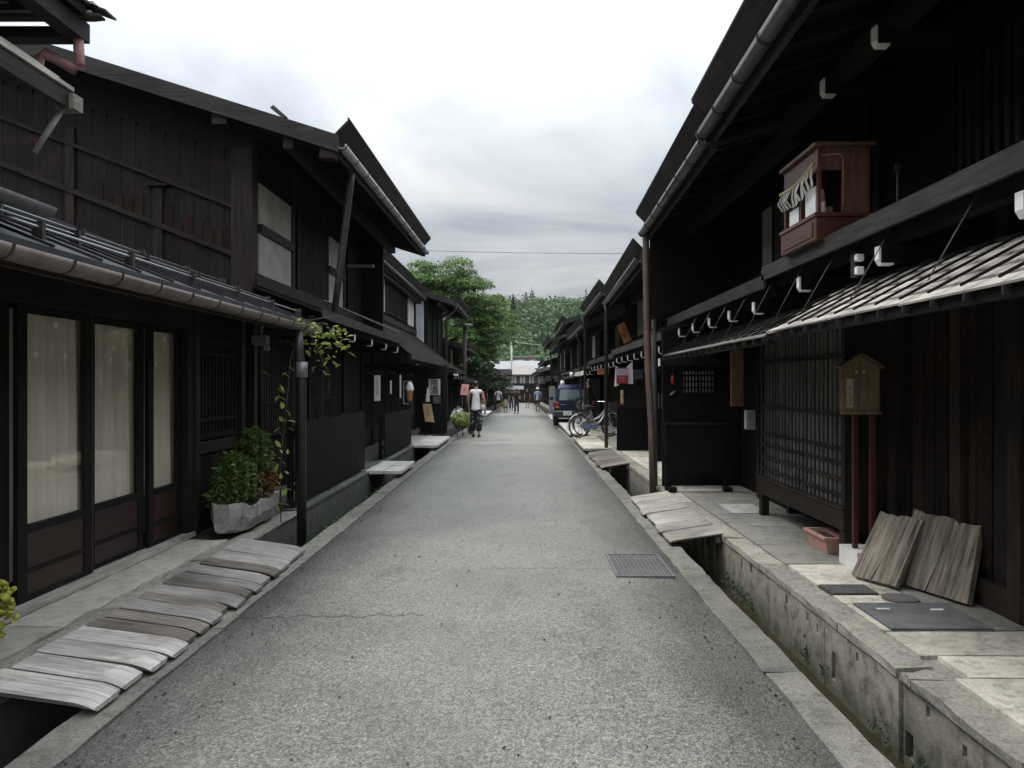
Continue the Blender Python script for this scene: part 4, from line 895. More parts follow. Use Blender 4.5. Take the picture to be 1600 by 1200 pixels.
plank_bridge('plank_bridge', 'short pale plank bridge over the right drain before the entrance', 'footbridge', 1,
             [7.5, 7.95, 8.32, 8.62, 9.05, 9.42, 9.9, 10.45], 1.90, 1.395, 0.152, 0.078, ['plank_r', 'plank_r', 'plank_m', 'plank_r', 'plank_r', 'plank_m', 'plank_r'], 6, False, 0.03)
plank_bridge('plank_bridge', 'brown plank bridge over the right drain beyond the brown pipe', 'footbridge', 1,
             [14.15, 14.6, 15.1, 15.6, 16.1, 16.6, 17.2], 1.92, 1.40, 0.15, 0.07, [BN, 'plank_d', BN], 7, False, 0.03)
def slab_cover(label, s, x0, x1, y0, y1, nx, ny, m='cover_slab', z=0.135, seed=0):
    root = thing('drain_cover', label, 'drain cover', (s * (x0 + x1) / 2, y0, gr(y0) + z))
    for i in range(nx):
        for j in range(ny):
            a = x0 + (x1 - x0) * i / nx; b = x0 + (x1 - x0) * (i + 1) / nx; c = y0 + (y1 - y0) * j / ny; d = y0 + (y1 - y0) * (j + 1) / ny
            xa, xb = sorted((s * (a + 0.006), s * (b - 0.006)))
            rough_block('slab', xa, xb, c + 0.006, d - 0.006, gr(y0) + z - 0.05, gr(y0) + z + random.uniform(0, 0.006), m, root, 0.004, 0.4, seed + i * 9 + j)
    return root
slab_cover('pale four-tile cover over the left drain between the two dark fences', -1, 1.96, 2.56, 12.95, 14.6, 2, 2, seed=10)
slab_cover('pale cover slabs over the left drain below the sake sign', -1, 1.95, 2.56, 18.3, 21.6, 1, 3, seed=30)
slab_cover('pale cover slabs over the right drain in front of the bicycles', 1, 1.35, 1.98, 17.4, 21.4, 1, 4, 'pavement_beige', 0.14, 50)
slab_cover('concrete slabs bridging the right drain under the parked car', 1, 1.35, 2.0, 23.0, 34.0, 1, 6, 'cover_slab', 0.13, 70)
slab_cover('far pale slabs over the left drain beside the walkers', -1, 1.95, 2.6, 34.0, 39.0, 1, 3, 'cover_slab', 0.1, 90)
slab_cover('far pale slabs over the right drain beyond the car', 1, 1.35, 2.1, 37.0, 44.0, 1, 4, 'cover_slab', 0.1, 110)
slab_cover('farthest pale slabs over the left drain', -1, 1.95, 2.7, 44.0, 52.0, 1, 4, 'cover_slab', 0.1, 130)
# iron covers
mh = thing('manhole_cover', 'rectangular ribbed iron cover set in the road', 'manhole cover', (0.985, 6.75, 0.02))
zf = 0.021
fr = MB(); fr.box(0.75, 1.22, 6.34, 6.362, 0.0, zf + 0.002); fr.box(0.75, 1.22, 7.148, 7.17, 0.0, zf + 0.002); fr.box(0.75, 0.772, 6.362, 7.148, 0.0, zf + 0.001); fr.box(1.198, 1.22, 6.362, 7.148, 0.0, zf + 0.001); fr.build('frame', 'cast_iron', mh)
B('lid', 0.777, 1.193, 6.367, 7.143, 0.0, zf - 0.003, 'cast_iron', mh)
st = MB()
for i in range(12):
    for j in range(22):
        x = 0.795 + i * 0.0345; y = 6.385 + j * 0.0345; a = 0.012 if (i + j) % 2 else 0.005; b = 0.017 - a
        st.box(x - a, x + a, y - b, y + b, zf - 0.003, zf + 0.001)
o = st.build('tread_studs', 'cast_iron', mh); o['kind'] = 'stuff'
sp = thing('steel_plate', 'grey steel cover plate let into the right pavement', 'cover plate', (2.43, 4.88, 0.13)); B('plate', 2.14, 2.73, 4.61, 5.15, 0.10, 0.136, 'steel_plate', sp)
for x in (2.27, 2.60): B('lift_slot', x - 0.04, x + 0.04, 5.0 - (x - 2.2) * 0.05, 5.012 - (x - 2.2) * 0.05 + 0.012, 0.136, 0.1385, 'white_stone', sp)
gt_ = thing('drain_grate', 'small dark iron grate in the right pavement', 'grate', (2.25, 5.5, 0.13)); B('pit', 2.10, 2.41, 5.385, 5.635, 0.102, 0.112, 'black', gt_)
gm_ = MB()
for i in range(16): gm_.box(2.105 + i * 0.0197, 2.115 + i * 0.0197, 5.39, 5.63, 0.112, 0.135)
for j in range(6): gm_.box(2.10, 2.41, 5.39 + j * 0.046, 5.40 + j * 0.046, 0.112, 0.134)
gm_.build('bars', 'cast_iron', gt_)
rl = thing('round_lid', 'round rusty iron lid in the right pavement near the leaning boards', 'manhole cover', (2.5, 5.27, 0.13)); lathe('lid', [(0.098, 0.12), (0.098, 0.1385), (0.085, 0.140), (0.001, 0.140)], 'cast_iron', rl, 24, (2.5, 5.27), False); lathe('ring', [(0.104, 0.12), (0.113, 0.12), (0.113, 0.1375), (0.104, 0.1375)], 'cast_iron', rl, 24, (2.5, 5.27), False)

def scrawl(par, x, y, z, w, h, n, m, seed, vertical=True):
    rs = random.Random(seed); mb = MB()                      # lines of small brush strokes, as indistinct as on the photograph
    for i in range(n):
        cx_, cz = (x, z + h / 2 - h * (i + 0.5) / n) if vertical else (x - w / 2 + w * (i + 0.5) / n, z); gw, gh = (w, h / n * 0.8) if vertical else (w / n * 0.8, h)
        for k in range(3): q = cz + gh * (0.38 - 0.38 * k) + rs.uniform(-0.05, 0.05) * gh; l = gw * rs.uniform(0.25, 0.5); mb.box(cx_ - l, cx_ + l * rs.uniform(0.7, 1), y - 0.001, y, q - gh * 0.05, q + gh * 0.05)
        for k in range(2): q = cx_ + gw * rs.uniform(-0.3, 0.3); mb.box(q - gw * 0.045, q + gw * 0.045, y - 0.0015, y - 0.0002, cz - gh * rs.uniform(0.2, 0.48), cz + gh * rs.uniform(0.2, 0.48))
    return mb.build('lettering', m, par)

# ------------------------------------------------------------------ right pavement things
nb = thing('notice_board', 'house-shaped wooden notice board on two red-brown posts, white paper strip on it', 'notice board', (2.65, 6.17, 0.27))
for x in (2.588, 2.722): B('post', x - 0.017, x + 0.017, 6.175, 6.215, 0.275, 1.70, 'red_post', nb)
extr('board', [(2.465, 1.32), (2.755, 1.32), (2.755, 1.68), (2.61, 1.765), (2.465, 1.68)], 6.14, 6.172, 'notice_wood', nb)
plate('roof_board', [(2.44, 6.11, 1.685), (2.44, 6.20, 1.685), (2.612, 6.20, 1.79), (2.612, 6.11, 1.79)], 0.018, 'notice_wood', nb); plate('roof_board', [(2.614, 6.11, 1.79), (2.614, 6.20, 1.79), (2.785, 6.20, 1.685), (2.785, 6.11, 1.685)], 0.018, 'notice_wood', nb)
B('ledge', 2.455, 2.765, 6.12, 6.139, 1.315, 1.335, 'oak', nb)
ps = B('paper_strip', 2.50, 2.55, 6.136, 6.139, 1.365, 1.59, 'paper_old', nb); ps['label'] = 'aged paper strip with a column of brushed characters'
scrawl(ps, 2.530, 6.1355, 1.46, 0.026, 0.15, 5, 'ink', 1); scrawl(ps, 2.510, 6.1355, 1.47, 0.010, 0.03, 1, 'ink', 2)
for x, ch in ((2.575, '山'), (2.635, '町')):
    scrawl(nb, x, 6.1385, 1.645, 0.026, 0.034, 1, 'paper', int(x * 100))
bs = thing('stone_block', 'white stone block footing the notice board posts', 'stone block', (2.66, 6.18, 0.13)); rough_block('block', 2.53, 2.80, 6.02, 6.36, 0.128, 0.274, 'white_stone', bs, 0.004, 0.09, 77)
def lean_board(label, b0, b1, t0, t1, th, seed):
    r = thing('leaning_board', label, 'board', b0); rs = random.Random(seed); b0, b1, t0, t1 = map(Vector, (b0, b1, t0, t1)); n = (b1 - b0).cross(t0 - b0).normalized()
    if n.x > 0: n = -n
    nu, nv = 16, 9; vs = []; fs = []
    for side in (0, 1):
        for j in range(nv + 1):
            for i in range(nu + 1):
                u = i / nu; v = j / nv; p = (b0 * (1 - u) + b1 * u) * (1 - v) + (t0 * (1 - u) + t1 * u) * v
                wv = 0.006 * sin(u * 23 + seed) + 0.004 * sin(u * 51 + seed * 2)
                if side: p = p + n * (th + wv)
                if j == nv: p = p + (t0 - b0).normalized() * (0.006 * sin(u * 11 + seed) + rs.uniform(-0.003, 0.003))
                vs.append(p)
    K = (nu + 1) * (nv + 1); id_ = lambda s, i, j: s * K + j * (nu + 1) + i
    for j in range(nv):
        for i in range(nu):
            fs.append((id_(0, i, j), id_(0, i, j + 1), id_(0, i + 1, j + 1), id_(0, i + 1, j))); fs.append((id_(1, i, j), id_(1, i + 1, j), id_(1, i + 1, j + 1), id_(1, i, j + 1)))
    for i in range(nu):
        for j in (0, nv): fs.append((id_(0, i, j), id_(0, i + 1, j), id_(1, i + 1, j), id_(1, i, j)))
    for j in range(nv):
        for i in (0, nu): fs.append((id_(0, i, j), id_(0, i, j + 1), id_(1, i, j + 1), id_(1, i, j)))
    ex = (b1 - b0).normalized(); ey = (t0 - b0).cross(ex).normalized(); ez = ex.cross(ey).normalized(); mt = Matrix((ex, ey, ez)).transposed(); mi = mt.inverted()
    o = frompy('slab', [mi @ (p - b0) for p in vs], fs, 'driftwood', r, True, False, False); o.location = (0, 0, 0); o.rotation_euler = mt.to_euler()
    c0 = b0 + (b1 - b0) * 0.46 + n * (th + 0.003); c1 = c0 + (t0 - b0) * 0.42 + (b1 - b0) * 0.07       # a split in the wood
    d = (b1 - b0).normalized() * 0.005
    frompy('split', [c0 - d, c0 + d, c1, c0 - d + n * 0.003, c0 + d + n * 0.003, c1 + n * 0.003], [(0, 1, 2), (3, 5, 4), (0, 3, 4, 1), (1, 4, 5, 2), (2, 5, 3, 0)], 'black', r)
lean_board('smaller weathered board leaning in front, on the right pavement', (2.44, 5.83, 0.133), (2.60, 5.50, 0.133), (2.70, 5.94, 0.57), (2.85, 5.61, 0.575), 0.045, 1)
lean_board('larger weathered board leaning behind, against the right wall', (2.68, 5.66, 0.133), (2.87, 5.08, 0.133), (2.86, 5.74, 0.63), (3.03, 5.21, 0.605), 0.05, 2)
pp = thing('planter', 'terracotta-pink trough planter under the lattice bay', 'planter', (2.60, 6.85, 0.13))
def tub(name, x0, x1, y0, y1, z0, z1, fl, m, par, rim=0.018):
    b = (x0 + fl, x1 - fl, y0 + fl, y1 - fl)
    mb = MB(); mb.add([(b[0], b[2], z0), (b[1], b[2], z0), (b[1], b[3], z0), (b[0], b[3], z0), (x0, y0, z1), (x1, y0, z1), (x1, y1, z1), (x0, y1, z1)], BOXF[:1] + BOXF[2:])
    t = 0.014; mb.add([(b[0] + t, b[2] + t, z0 + 0.02), (b[1] - t, b[2] + t, z0 + 0.02), (b[1] - t, b[3] - t, z0 + 0.02), (b[0] + t, b[3] - t, z0 + 0.02), (x0 + t, y0 + t, z1), (x1 - t, y0 + t, z1), (x1 - t, y1 - t, z1), (x0 + t, y1 - t, z1)], BOXF[:1] + BOXF[2:])
    mb.box(x0 - rim, x0 + t, y0 - rim, y1 + rim, z1, z1 + 0.018); mb.box(x1 - t, x1 + rim, y0 - rim, y1 + rim, z1, z1 + 0.018); mb.box(x0 + t, x1 - t, y0 - rim, y0 + t, z1, z1 + 0.018); mb.box(x0 + t, x1 - t, y1 - t, y1 + rim, z1, z1 + 0.018)
    o = mb.build(name, m, par, recalc=False)
    B('soil', x0 + fl * 0.3, x1 - fl * 0.3, y0 + fl * 0.3, y1 - fl * 0.3, z1 - 0.03, z1 - 0.012, 'soil', par); return o
tub('tub', 2.52, 2.70, 6.62, 7.08, 0.131, 0.255, 0.03, 'terracotta', pp)
sc_ = thing('standing_screen', 'low black panel screen on feet by the entrance', 'screen', (2.3, 10.6, 0.13))
B('panel', 1.93, 2.70, 10.62, 10.645, 0.36, 1.0, 'blueblack', sc_); B('top_rail', 1.90, 2.76, 10.60, 10.66, 1.0, 1.03, 'mid_x', sc_)
for x in (1.905, 2.705): B('post', x, x + 0.05, 10.605, 10.655, 0.131, 0.999, 'dark_z', sc_)
B('bottom_rail', 1.956, 2.704, 10.61, 10.65, 0.33, 0.359, 'dark_x', sc_)
for x in (1.93, 2.66): B('foot', x, x + 0.1, 10.45, 10.60, 0.131, 0.19, 'dark_y', sc_)
vs_ = thing('sign_board', 'tall yellow-brown vertical sign board beside the entrance', 'sign', (2.72, 10.0, 1.3)); B('board', 2.62, 2.78, 10.0, 10.03, 1.27, 1.98, 'oak', vs_, 0.004)
mb_ = thing('meter_box', 'pale meter box on the wall below the vertical sign', 'meter box', (2.85, 9.95, 1.05)); B('box', 2.80, 2.92, 9.95, 10.05, 0.98, 1.22, 'plaster', mb_, 0.008); B('lid', 2.815, 2.905, 9.942, 9.949, 1.1, 1.2, 'gutter_white', mb_)
rn = thing('red_lantern', 'small red paper lantern by the entrance window', 'lantern', (2.02, 11.05, 1.55)); lathe('lantern', [(0.012, 1.55), (0.021, 1.56), (0.022, 1.60), (0.021, 1.66), (0.012, 1.67)], 'red', rn, 12, (2.08, 11.02)); tube('cord', [(2.08, 11.02, 1.67), (2.08, 11.02, 1.80)], 0.004, 'wire', rn, 5)
sl = thing('sloping_lamp', 'thin pale handle rail below the entrance window', 'handle'
           , (2.1, 11.1, 1.4)); tube('rail', [(2.06, 11.09, 1.40), (2.13, 11.09, 1.45)], 0.012, 'gutter_white', sl, 6)
sl.name = 'door_handle_rail'

# shrine on the eave
SH = thing('eave_shrine', 'small red-brown wooden shrine with rope and paper strips on the right eave', 'shrine', (2.22, 5.85, 2.56))
x0, x1, y0, y1, zb = 2.04, 2.40, 5.50, 6.20, 2.545
bsx = B('base', x0 - 0.02, x1 + 0.02, y0 - 0.02, y1 + 0.02, zb, zb + 0.16, 'shrine_red', SH, 0.006); B('base_panel', x0 - 0.026, x0 - 0.021, y0 + 0.04, y1 - 0.04, zb + 0.03, zb + 0.13, 'brown_y', bsx); B('base_top', x0 - 0.03, x1 + 0.03, y0 - 0.03, y1 + 0.03, zb + 0.161, zb + 0.185, 'shrine_red', bsx)
zt = zb + 0.186; ztop = 3.19
for x in (x0, x1 - 0.025):
    for y in (y0, y1 - 0.025): B('post', x, x + 0.025, y, y + 0.025, zt, ztop, 'shrine_red', SH)
B('mullion', x0 + 0.002, x0 + 0.022, (y0 + y1) / 2 - 0.01, (y0 + y1) / 2 + 0.01, zt, ztop - 0.16, 'shrine_red', SH)
B('front_board', x0 + 0.001, x0 + 0.02, y0 + 0.026, y1 - 0.026, ztop - 0.17, ztop, 'shrine_red', SH); B('roof', x0 - 0.03, x1 + 0.03, y0 - 0.03, y1 + 0.03, ztop + 0.001, ztop + 0.025, 'brown_y', SH)
B('back', x1 - 0.02, x1 - 0.005, y0 + 0.026, y1 - 0.026, zt, ztop, 'brown_z', SH); B('far_side', x0 + 0.026, x1 - 0.026, y1 - 0.02, y1 - 0.008, zt, ztop, 'brown_z', SH)
B('near_side', x0 + 0.17, x1 - 0.026, y0 + 0.006, y0 + 0.018, zt, ztop, 'brown_z', SH); B('near_side', x0 + 0.026, x0 + 0.169, y0 + 0.006, y0 + 0.018, zt + 0.30, ztop, 'brown_z', SH)
for y in (y0 + 0.12, y0 + 0.46): B('paper_sheet', x0 + 0.004, x0 + 0.008, y - 0.07, y + 0.13, zt + 0.01, zt + (0.20 if y < 5.7 else 0.13), 'white_paint', SH)
rp = [(x0 - 0.03, y0 + 0.0 + 0.7 * i / 12, ztop - 0.17 - 0.035 * sin(pi * i / 12) + 0.05 * (1 - i / 12)) for i in range(13)]; tube('rope', rp, 0.013, 'kraft', SH, 6)
for i in range(11):
    y = y0 + 0.03 + i * 0.062; z = ztop - 0.18 - 0.035 * sin(pi * i / 11) + 0.05 * (1 - i / 11); q = random.uniform(-0.02, 0.02)
    frompy('paper_strip', [(x0 - 0.034, y - 0.02, z), (x0 - 0.034, y + 0.02, z), (x0 - 0.05 + q, y + 0.035, z - 0.07), (x0 - 0.05 + q, y - 0.005, z - 0.07), (x0 - 0.03, y + 0.01, z - 0.14 - q), (x0 - 0.03, y - 0.03, z - 0.13)], [(0, 1, 2, 3), (3, 2, 4, 5)], 'plaster', SH)
lathe('vase', [(0.018, zt), (0.024, zt + 0.03), (0.016, zt + 0.07), (0.019, zt + 0.09)], 'cream', SH, 10, (x0 + 0.06, y0 + 0.06)); alt = B('altar', x0 + 0.05, x0 + 0.15, y0 + 0.12, y0 + 0.3, zt, zt + 0.07, 'oak', SH)
for k in range(3): B('tablet', x0 + 0.09 + 0.02 * k, x0 + 0.10 + 0.02 * k, y0 + 0.15 + 0.04 * k, y0 + 0.18 + 0.04 * k, zt + 0.071, zt + 0.2 - 0.02 * k, 'paper_old', alt)
tube('side_trim', [(x0 + 0.03, y0 - 0.002, ztop - 0.06), (x0 + 0.15, y0 - 0.002, ztop - 0.05), (x0 + 0.175, y0 - 0.002, ztop - 0.08), (x0 + 0.175, y0 - 0.002, zt + 0.05)], 0.005, 'oak', SH, 5)
# eave gutter end and small lamp on a stalk by the shrine
st_ = thing('stalk_lamp', 'thin stalk lamp on the right eave beside the shrine', 'lamp', (2.5, 5.2, 2.6)); tube('stalk', [(2.45, 5.2, 2.61), (2.45, 5.2, 2.94)], 0.007, 'wire', st_, 6); B('head', 2.435, 2.465, 5.185, 5.215, 2.94, 2.985, 'pipe_dark', st_)
wb = thing('white_light_box', 'white twin light box under the right eave below the shrine', 'lamp', (2.15, 4.9, 2.3)); B('back_plate', 2.14, 2.17, 5.12, 5.19, 2.24, 2.40, 'black', wb); B('tube_cover', 2.13, 2.18, 5.07, 5.115, 2.335, 2.38, 'white_globe', wb, 0.006); B('tube_cover', 2.13, 2.18, 5.07, 5.115, 2.25, 2.30, 'white_globe', wb, 0.006)

# ------------------------------------------------------------------ left things
for i, (a, b) in enumerate(DO):                                  # curtains behind the glass
    b += 0.16 if i < 4 else 0.06
    xc = -3.222 if i % 2 == 0 else -3.258; n = 60; vs = []; fs = []; rs = random.Random(40 + i); ph = rs.uniform(0, 6)
    for k in range(n + 1):
        y = a + 0.05 + (b - a - 0.10) * k / n; off = 0.022 * sin(k * 0.75 + ph) + 0.014 * sin(k * 1.9 + ph * 2)
        vs += [(xc + off * 1.3, y, 0.30), (xc + off * 1.1, y + 0.004 * sin(k), 1.2), (xc + off * 0.8, y, 2.03)]
    for k in range(n): fs += [(3 * k, 3 * k + 3, 3 * k + 4, 3 * k + 1), (3 * k + 1, 3 * k + 4, 3 * k + 5, 3 * k + 2)]
    c = frompy('curtain', vs, fs, 'curtain', None, False, True)
    tag(c, ['cream curtain at the left picture edge, behind the nearest glass door', 'cream curtain behind the second glass door, at the left picture edge', 'cream curtain behind the widest fully visible glass door, nearest the camera', 'cream pleated curtain behind the middle visible glass door', 'narrow cream curtain behind the glass door next to the plant trough'][i], 'curtain', 'curtains behind the glass doors')
# stone trough with bush
TR = thing('stone_trough', 'boat-shaped rough stone trough beside the left wall', 'planter', (-2.78, 8.05, 0.12))
nv = 26; rs = random.Random(3); vs = []; fs = []
sec = [(-1, 1), (-0.97, 0.55), (-0.72, 0.1), (-0.35, -0.02), (0.35, -0.02), (0.72, 0.1), (0.97, 0.55), (1, 1), (0.78, 1.0), (0.66, 0.62), (-0.66, 0.62), (-0.78, 1.0)]
for j in range(nv + 1):
    t = j / nv; y = 7.36 + 1.4 * t; wd = 0.20 * (1 - abs(2 * t - 1) ** 3.2 * 0.62) + 0.012 * sin(t * 25); hz = 0.25 + 0.05 * (2 * t - 1) ** 2 + 0.02 * sin(t * 17)
    lift = 0.12 * max(0, abs(2 * t - 1) - 0.62) ** 1.2
    for q_, (a, b) in enumerate(sec):
        if q_ >= 8 and (t < 0.07 or t > 0.93): b = 1.0
        vs.append((-2.78 + a * wd + rs.uniform(-0.008, 0.008), y + rs.uniform(-0.006, 0.006), 0.128 + lift * (1 - b) + max(0, b) * hz + rs.uniform(-0.008, 0.008)))
m_ = len(sec)
for j in range(nv):
    for k in range(m_): fs.append((j * m_ + k, j * m_ + (k + 1) % m_, (j + 1) * m_ + (k + 1) % m_, (j + 1) * m_ + k))
fs.append(tuple(range(m_))); fs.append(tuple(nv * m_ + k for k in range(m_)))
frompy('trough', vs, fs, 'trough_stone', TR); B('soil', -2.88, -2.68, 7.5, 8.62, 0.30, 0.345, 'soil', TR)
def bushpts(blobs, n, seed):
    r = np.random.RandomState(seed); out = []
    for (c, rad, k) in blobs:
        d = r.normal(size=(int(n * k), 3)); d /= np.linalg.norm(d, axis=1)[:, None]; d *= (0.55 + 0.5 * r.uniform(size=(len(d), 1)) ** 0.6) * (1 + 0.22 * np.sin(d[:, :1] * 7 + d[:, 1:2] * 9)); out.append(np.array(c) + d * np.array(rad))
    return np.concatenate(out)
BU = thing('nandina_bush', 'leafy green bush with reddish leaves growing in the stone trough', 'bush', (-2.78, 7.9, 0.34))
leaves('foliage', bushpts([((-2.80, 7.75, 0.62), (0.17, 0.24, 0.24), 1), ((-2.74, 8.12, 0.86), (0.15, 0.17, 0.22), 0.8), ((-2.84, 7.62, 0.46), (0.15, 0.2, 0.15), 0.5), ((-2.72, 8.3, 0.66), (0.12, 0.16, 0.2), 0.5)], 2600, 5), 0.024, 'leaf_bush', BU, 0.6, 2.2, 6, kind='stuff')
leaves('red_foliage', bushpts([((-2.70, 8.2, 0.55), (0.17, 0.24, 0.16), 1)], 700, 8), 0.022, 'leaf_red', BU, 0.5, 2.2, 9, kind='stuff')
for k in range(9): 
    a = random.uniform(7.55, 8.4); tube('stem', [(-2.78, a, 0.33), (-2.78 + random.uniform(-0.1, 0.1), a + random.uniform(-0.1, 0.1), 0.7)], 0.006, 'bark', BU, 5)
# vine up the downpipe: every leaf its own piece
VN = thing('climbing_vine', 'yellow-green vine climbing the downpipe at the end of the metal roof', 'vine', (-2.45, 8.2, 0.1))
tube('stem', [(-2.50, 8.25, 0.12), (-2.50, 8.22, 0.7), (-2.44, 8.24, 1.3), (-2.40, 8.24, 1.8), (-2.30, 8.30, 2.15), (-2.1, 8.45, 2.2), (-1.98, 8.6, 2.05)], 0.006, 'bark', VN, 5)
tube('tendril', [(-2.25, 8.4, 2.1), (-2.08, 8.5, 1.7), (-2.05, 8.5, 1.45), (-2.12, 8.5, 1.38)], 0.004, 'bark', VN, 5); tube('tendril', [(-2.3, 8.3, 2.2), (-2.0, 8.7, 2.3), (-1.85, 9.2, 2.25)], 0.004, 'bark', VN, 5)
lv = bpy.data.meshes.new('leaf'); lv.from_pydata([(0, -0.05, 0), (0.026, -0.012, 0.006), (0.018, 0.025, 0.004), (0, 0.06, -0.008), (-0.018, 0.025, 0.004), (-0.026, -0.012, 0.006), (0, 0.0, -0.004)], [], [(0, 1, 6), (1, 2, 6), (2, 3, 6), (3, 4, 6), (4, 5, 6), (5, 0, 6)])
lv.materials.append(M['leaf_vine']); rs = random.Random(12)
def leaf1(p, sc, rot):
    o = link(bpy.data.objects.new('leaf', lv), VN, p); o.rotation_euler = rot; o.scale = (sc,) * 3
for i in range(115):
    t = rs.random() ** 0.9; leaf1((-2.42 + 0.52 * t + rs.gauss(0, 0.05), 8.35 + 0.35 * t + rs.gauss(0, 0.06), 2.24 - 0.1 * t - abs(rs.gauss(0, 0.2))), rs.uniform(0.5, 1.0), (rs.uniform(-0.9, 0.9), rs.uniform(-0.9, 0.9), rs.uniform(0, 6.28)))
for i in range(36):
    z = 0.25 + 1.5 * i / 36; leaf1((-2.46 + rs.gauss(0, 0.06), 8.14 + rs.uniform(-0.05, 0.1), z + rs.gauss(0, 0.03)), rs.uniform(0.6, 1.15), (rs.uniform(0.2, 1.2), rs.uniform(-0.6, 0.6), rs.uniform(-0.8, 2.6)))
# yellow succulent at the near left corner
YP = thing('yellow_potted_plant', 'yellow-green fleshy plant at the left picture edge beside the plank bridge', 'plant', (-2.62, 4.05, 0.12))
tub('pot', -2.86, -2.66, 3.75, 3.95, 0.119, 0.28, 0.03, 'terracotta', YP, 0.01)
r_ = np.random.RandomState(4); yl = bpy.data.meshes.new('fleshy_leaf')
bm = bmesh.new(); bmesh.ops.create_icosphere(bm, subdivisions=1, radius=0.024); bmesh.ops.scale(bm, vec=(0.9, 1.0, 0.4), verts=bm.verts); bm.to_mesh(yl); bm.free(); yl.materials.append(M['leaf_yellow']); yl.polygons.foreach_set('use_smooth', [True] * len(yl.polygons))
for i in range(80):
    d = r_.normal(size=3); d /= np.linalg.norm(d); d *= 0.6 + 0.4 * r_.uniform()
    p = (-2.64 + d[0] * 0.10, 3.98 + d[1] * 0.11, 0.43 + d[2] * 0.16); o = link(bpy.data.objects.new('leaf', yl), YP, p); o.rotation_euler = tuple(r_.uniform(-1, 1, 3) * (0.9, 0.9, 3)); o.scale = (r_.uniform(0.7, 1.2),) * 3
for k in range(5): tube('stem', [(-2.74, 3.86, 0.26), (-2.64 + 0.03 * (k - 2), 3.95 + 0.02 * k, 0.5)], 0.007, 'leaf_yellow', YP, 5)
# dark slat fences along the left drain
def fence(label, y0, y1, n, top, m, x=-2.60):
    f = thing('slat_fence', label, 'fence', (x, (y0 + y1) / 2, 0.12)); w = (y1 - y0) / n
    for i in range(n):
        B('slat', x - 0.012, x + 0.012, y0 + i * w + 0.013, y0 + (i + 1) * w - 0.013, 0.16 + random.uniform(0, 0.02), top + random.uniform(-0.012, 0.012), m, f)
    for z in (0.35, top - 0.12): B('rail', x - 0.05, x - 0.013, y0, y1, z - 0.03, z + 0.03, 'dark_y', f)
    for i in range(4):
        y = y0 + 0.05 + (y1 - y0 - 0.1) * i / 3; B('post', x - 0.11, x - 0.051, y - 0.03, y + 0.03, 0.126, top + 0.02, 'dark_z', f)
fence('blue-black slat fence along the left drain, nearer one', 9.15, 13.1, 34, 1.10, 'blueblack'); fence('blue-black slat fence along the left drain, farther one', 15.0, 18.6, 30, 0.98, 'blueblack')
# security lamp box under eave
sb = thing('wall_lamp', 'grey box lamp hanging below the left brown gutter', 'lamp', (-2.9, 8.8, 2.1)); B('box', -2.98, -2.82, 8.75, 8.9, 1.98, 2.09, 'pipe_grey', sb, 0.01); B('bulb', -2.86, -2.80, 8.8, 8.85, 1.92, 1.978, 'gutter_white', sb, 0.01); tube('hanger', [(-2.88, 8.8, 2.09), (-2.86, 8.8, 2.3)], 0.01, 'gutter_white', sb, 6)
# papers and shop signs, left
def paper(label, x0, x1, y, z0, z1, m='paper', cat='notice', nm='notice_sheet'):
    t = thing(nm, label, cat, ((x0 + x1) / 2, y, z0)); B('sheet', x0, x1, y, y + 0.012, z0, z1, m, t); return t
q = paper('tall white paper notice above the farther slat fence', -2.90, -2.78, 15.6, 1.22, 1.72); scrawl(q, -2.84, 15.598, 1.5, 0.05, 0.3, 5, 'pipe_grey', 3)
paper('thin short white notice beside the tall one on the left', -2.72, -2.69, 16.4, 1.35, 1.62)
paper('thin pale notice nearer the ice-cream model', -2.66, -2.63, 17.3, 1.25, 1.75)
IC = thing('ice_cream_sign', 'model of a soft-serve ice cream in an orange cone hung on a bracket', 'shop sign', (-2.52, 17.8, 1.3))
lathe('cone', [(0.045, 1.16), (0.06, 1.2), (0.075, 1.38), (0.085, 1.40)], 'cone_orange', IC, 14, (-2.52, 17.8)); lathe('swirl', [(0.086, 1.401), (0.098, 1.42), (0.092, 1.45), (0.096, 1.47), (0.08, 1.51), (0.08, 1.53), (0.05, 1.57), (0.02, 1.60), (0.004, 1.61)], 'cream', IC, 14, (-2.52, 17.8))
fb = MB(); fb.box(-2.66, -2.64, 17.79, 17.81, 1.10, 1.62); fb.box(-2.64, -2.52, 17.79, 17.81, 1.10, 1.12); fb.box(-2.64, -2.46, 17.79, 17.81, 1.60, 1.62); fb.build('bracket', 'gutter_white', IC); tube('cable', [(-2.50, 17.8, 1.62), (-2.48, 17.82, 1.3), (-2.45, 17.82, 1.0), (-2.46, 17.82, 0.85)], 0.008, 'pipe_grey', IC, 5)
ww = thing('wing_panel', 'black shop wing panel carrying the sake sign', 'panel', (-2.55, 22.5, 0.1)); B('panel', -2.90, -2.20, 22.5, 22.56, 0.13, 2.05, 'black_paint', ww); B('panel_post', -2.22, -2.14, 22.57, 22.65, 0.13, 2.1, 'dark_z', ww); B('base', -2.92, -2.18, 22.4, 22.6, 0.128, 0.2, 'dark_x', ww)
q = thing('sake_sign', 'white square sign with two large brushed black characters', 'sign', (-2.47, 22.45, 1.24)); B('sheet', -2.64, -2.31, 22.44, 22.46, 1.24, 1.69, 'pinkish_paper', q); text('lettering', '地\n酒', 0.235, 'ink', q, (-2.475, 22.435, 1.465), FACE, 0.001)
for dx in (-0.004, 0.004): text('lettering', '地\n酒', 0.235, 'ink', q, (-2.475 + dx, 22.4345 + dx * 0.05, 1.465 + dx), FACE, 0.001)
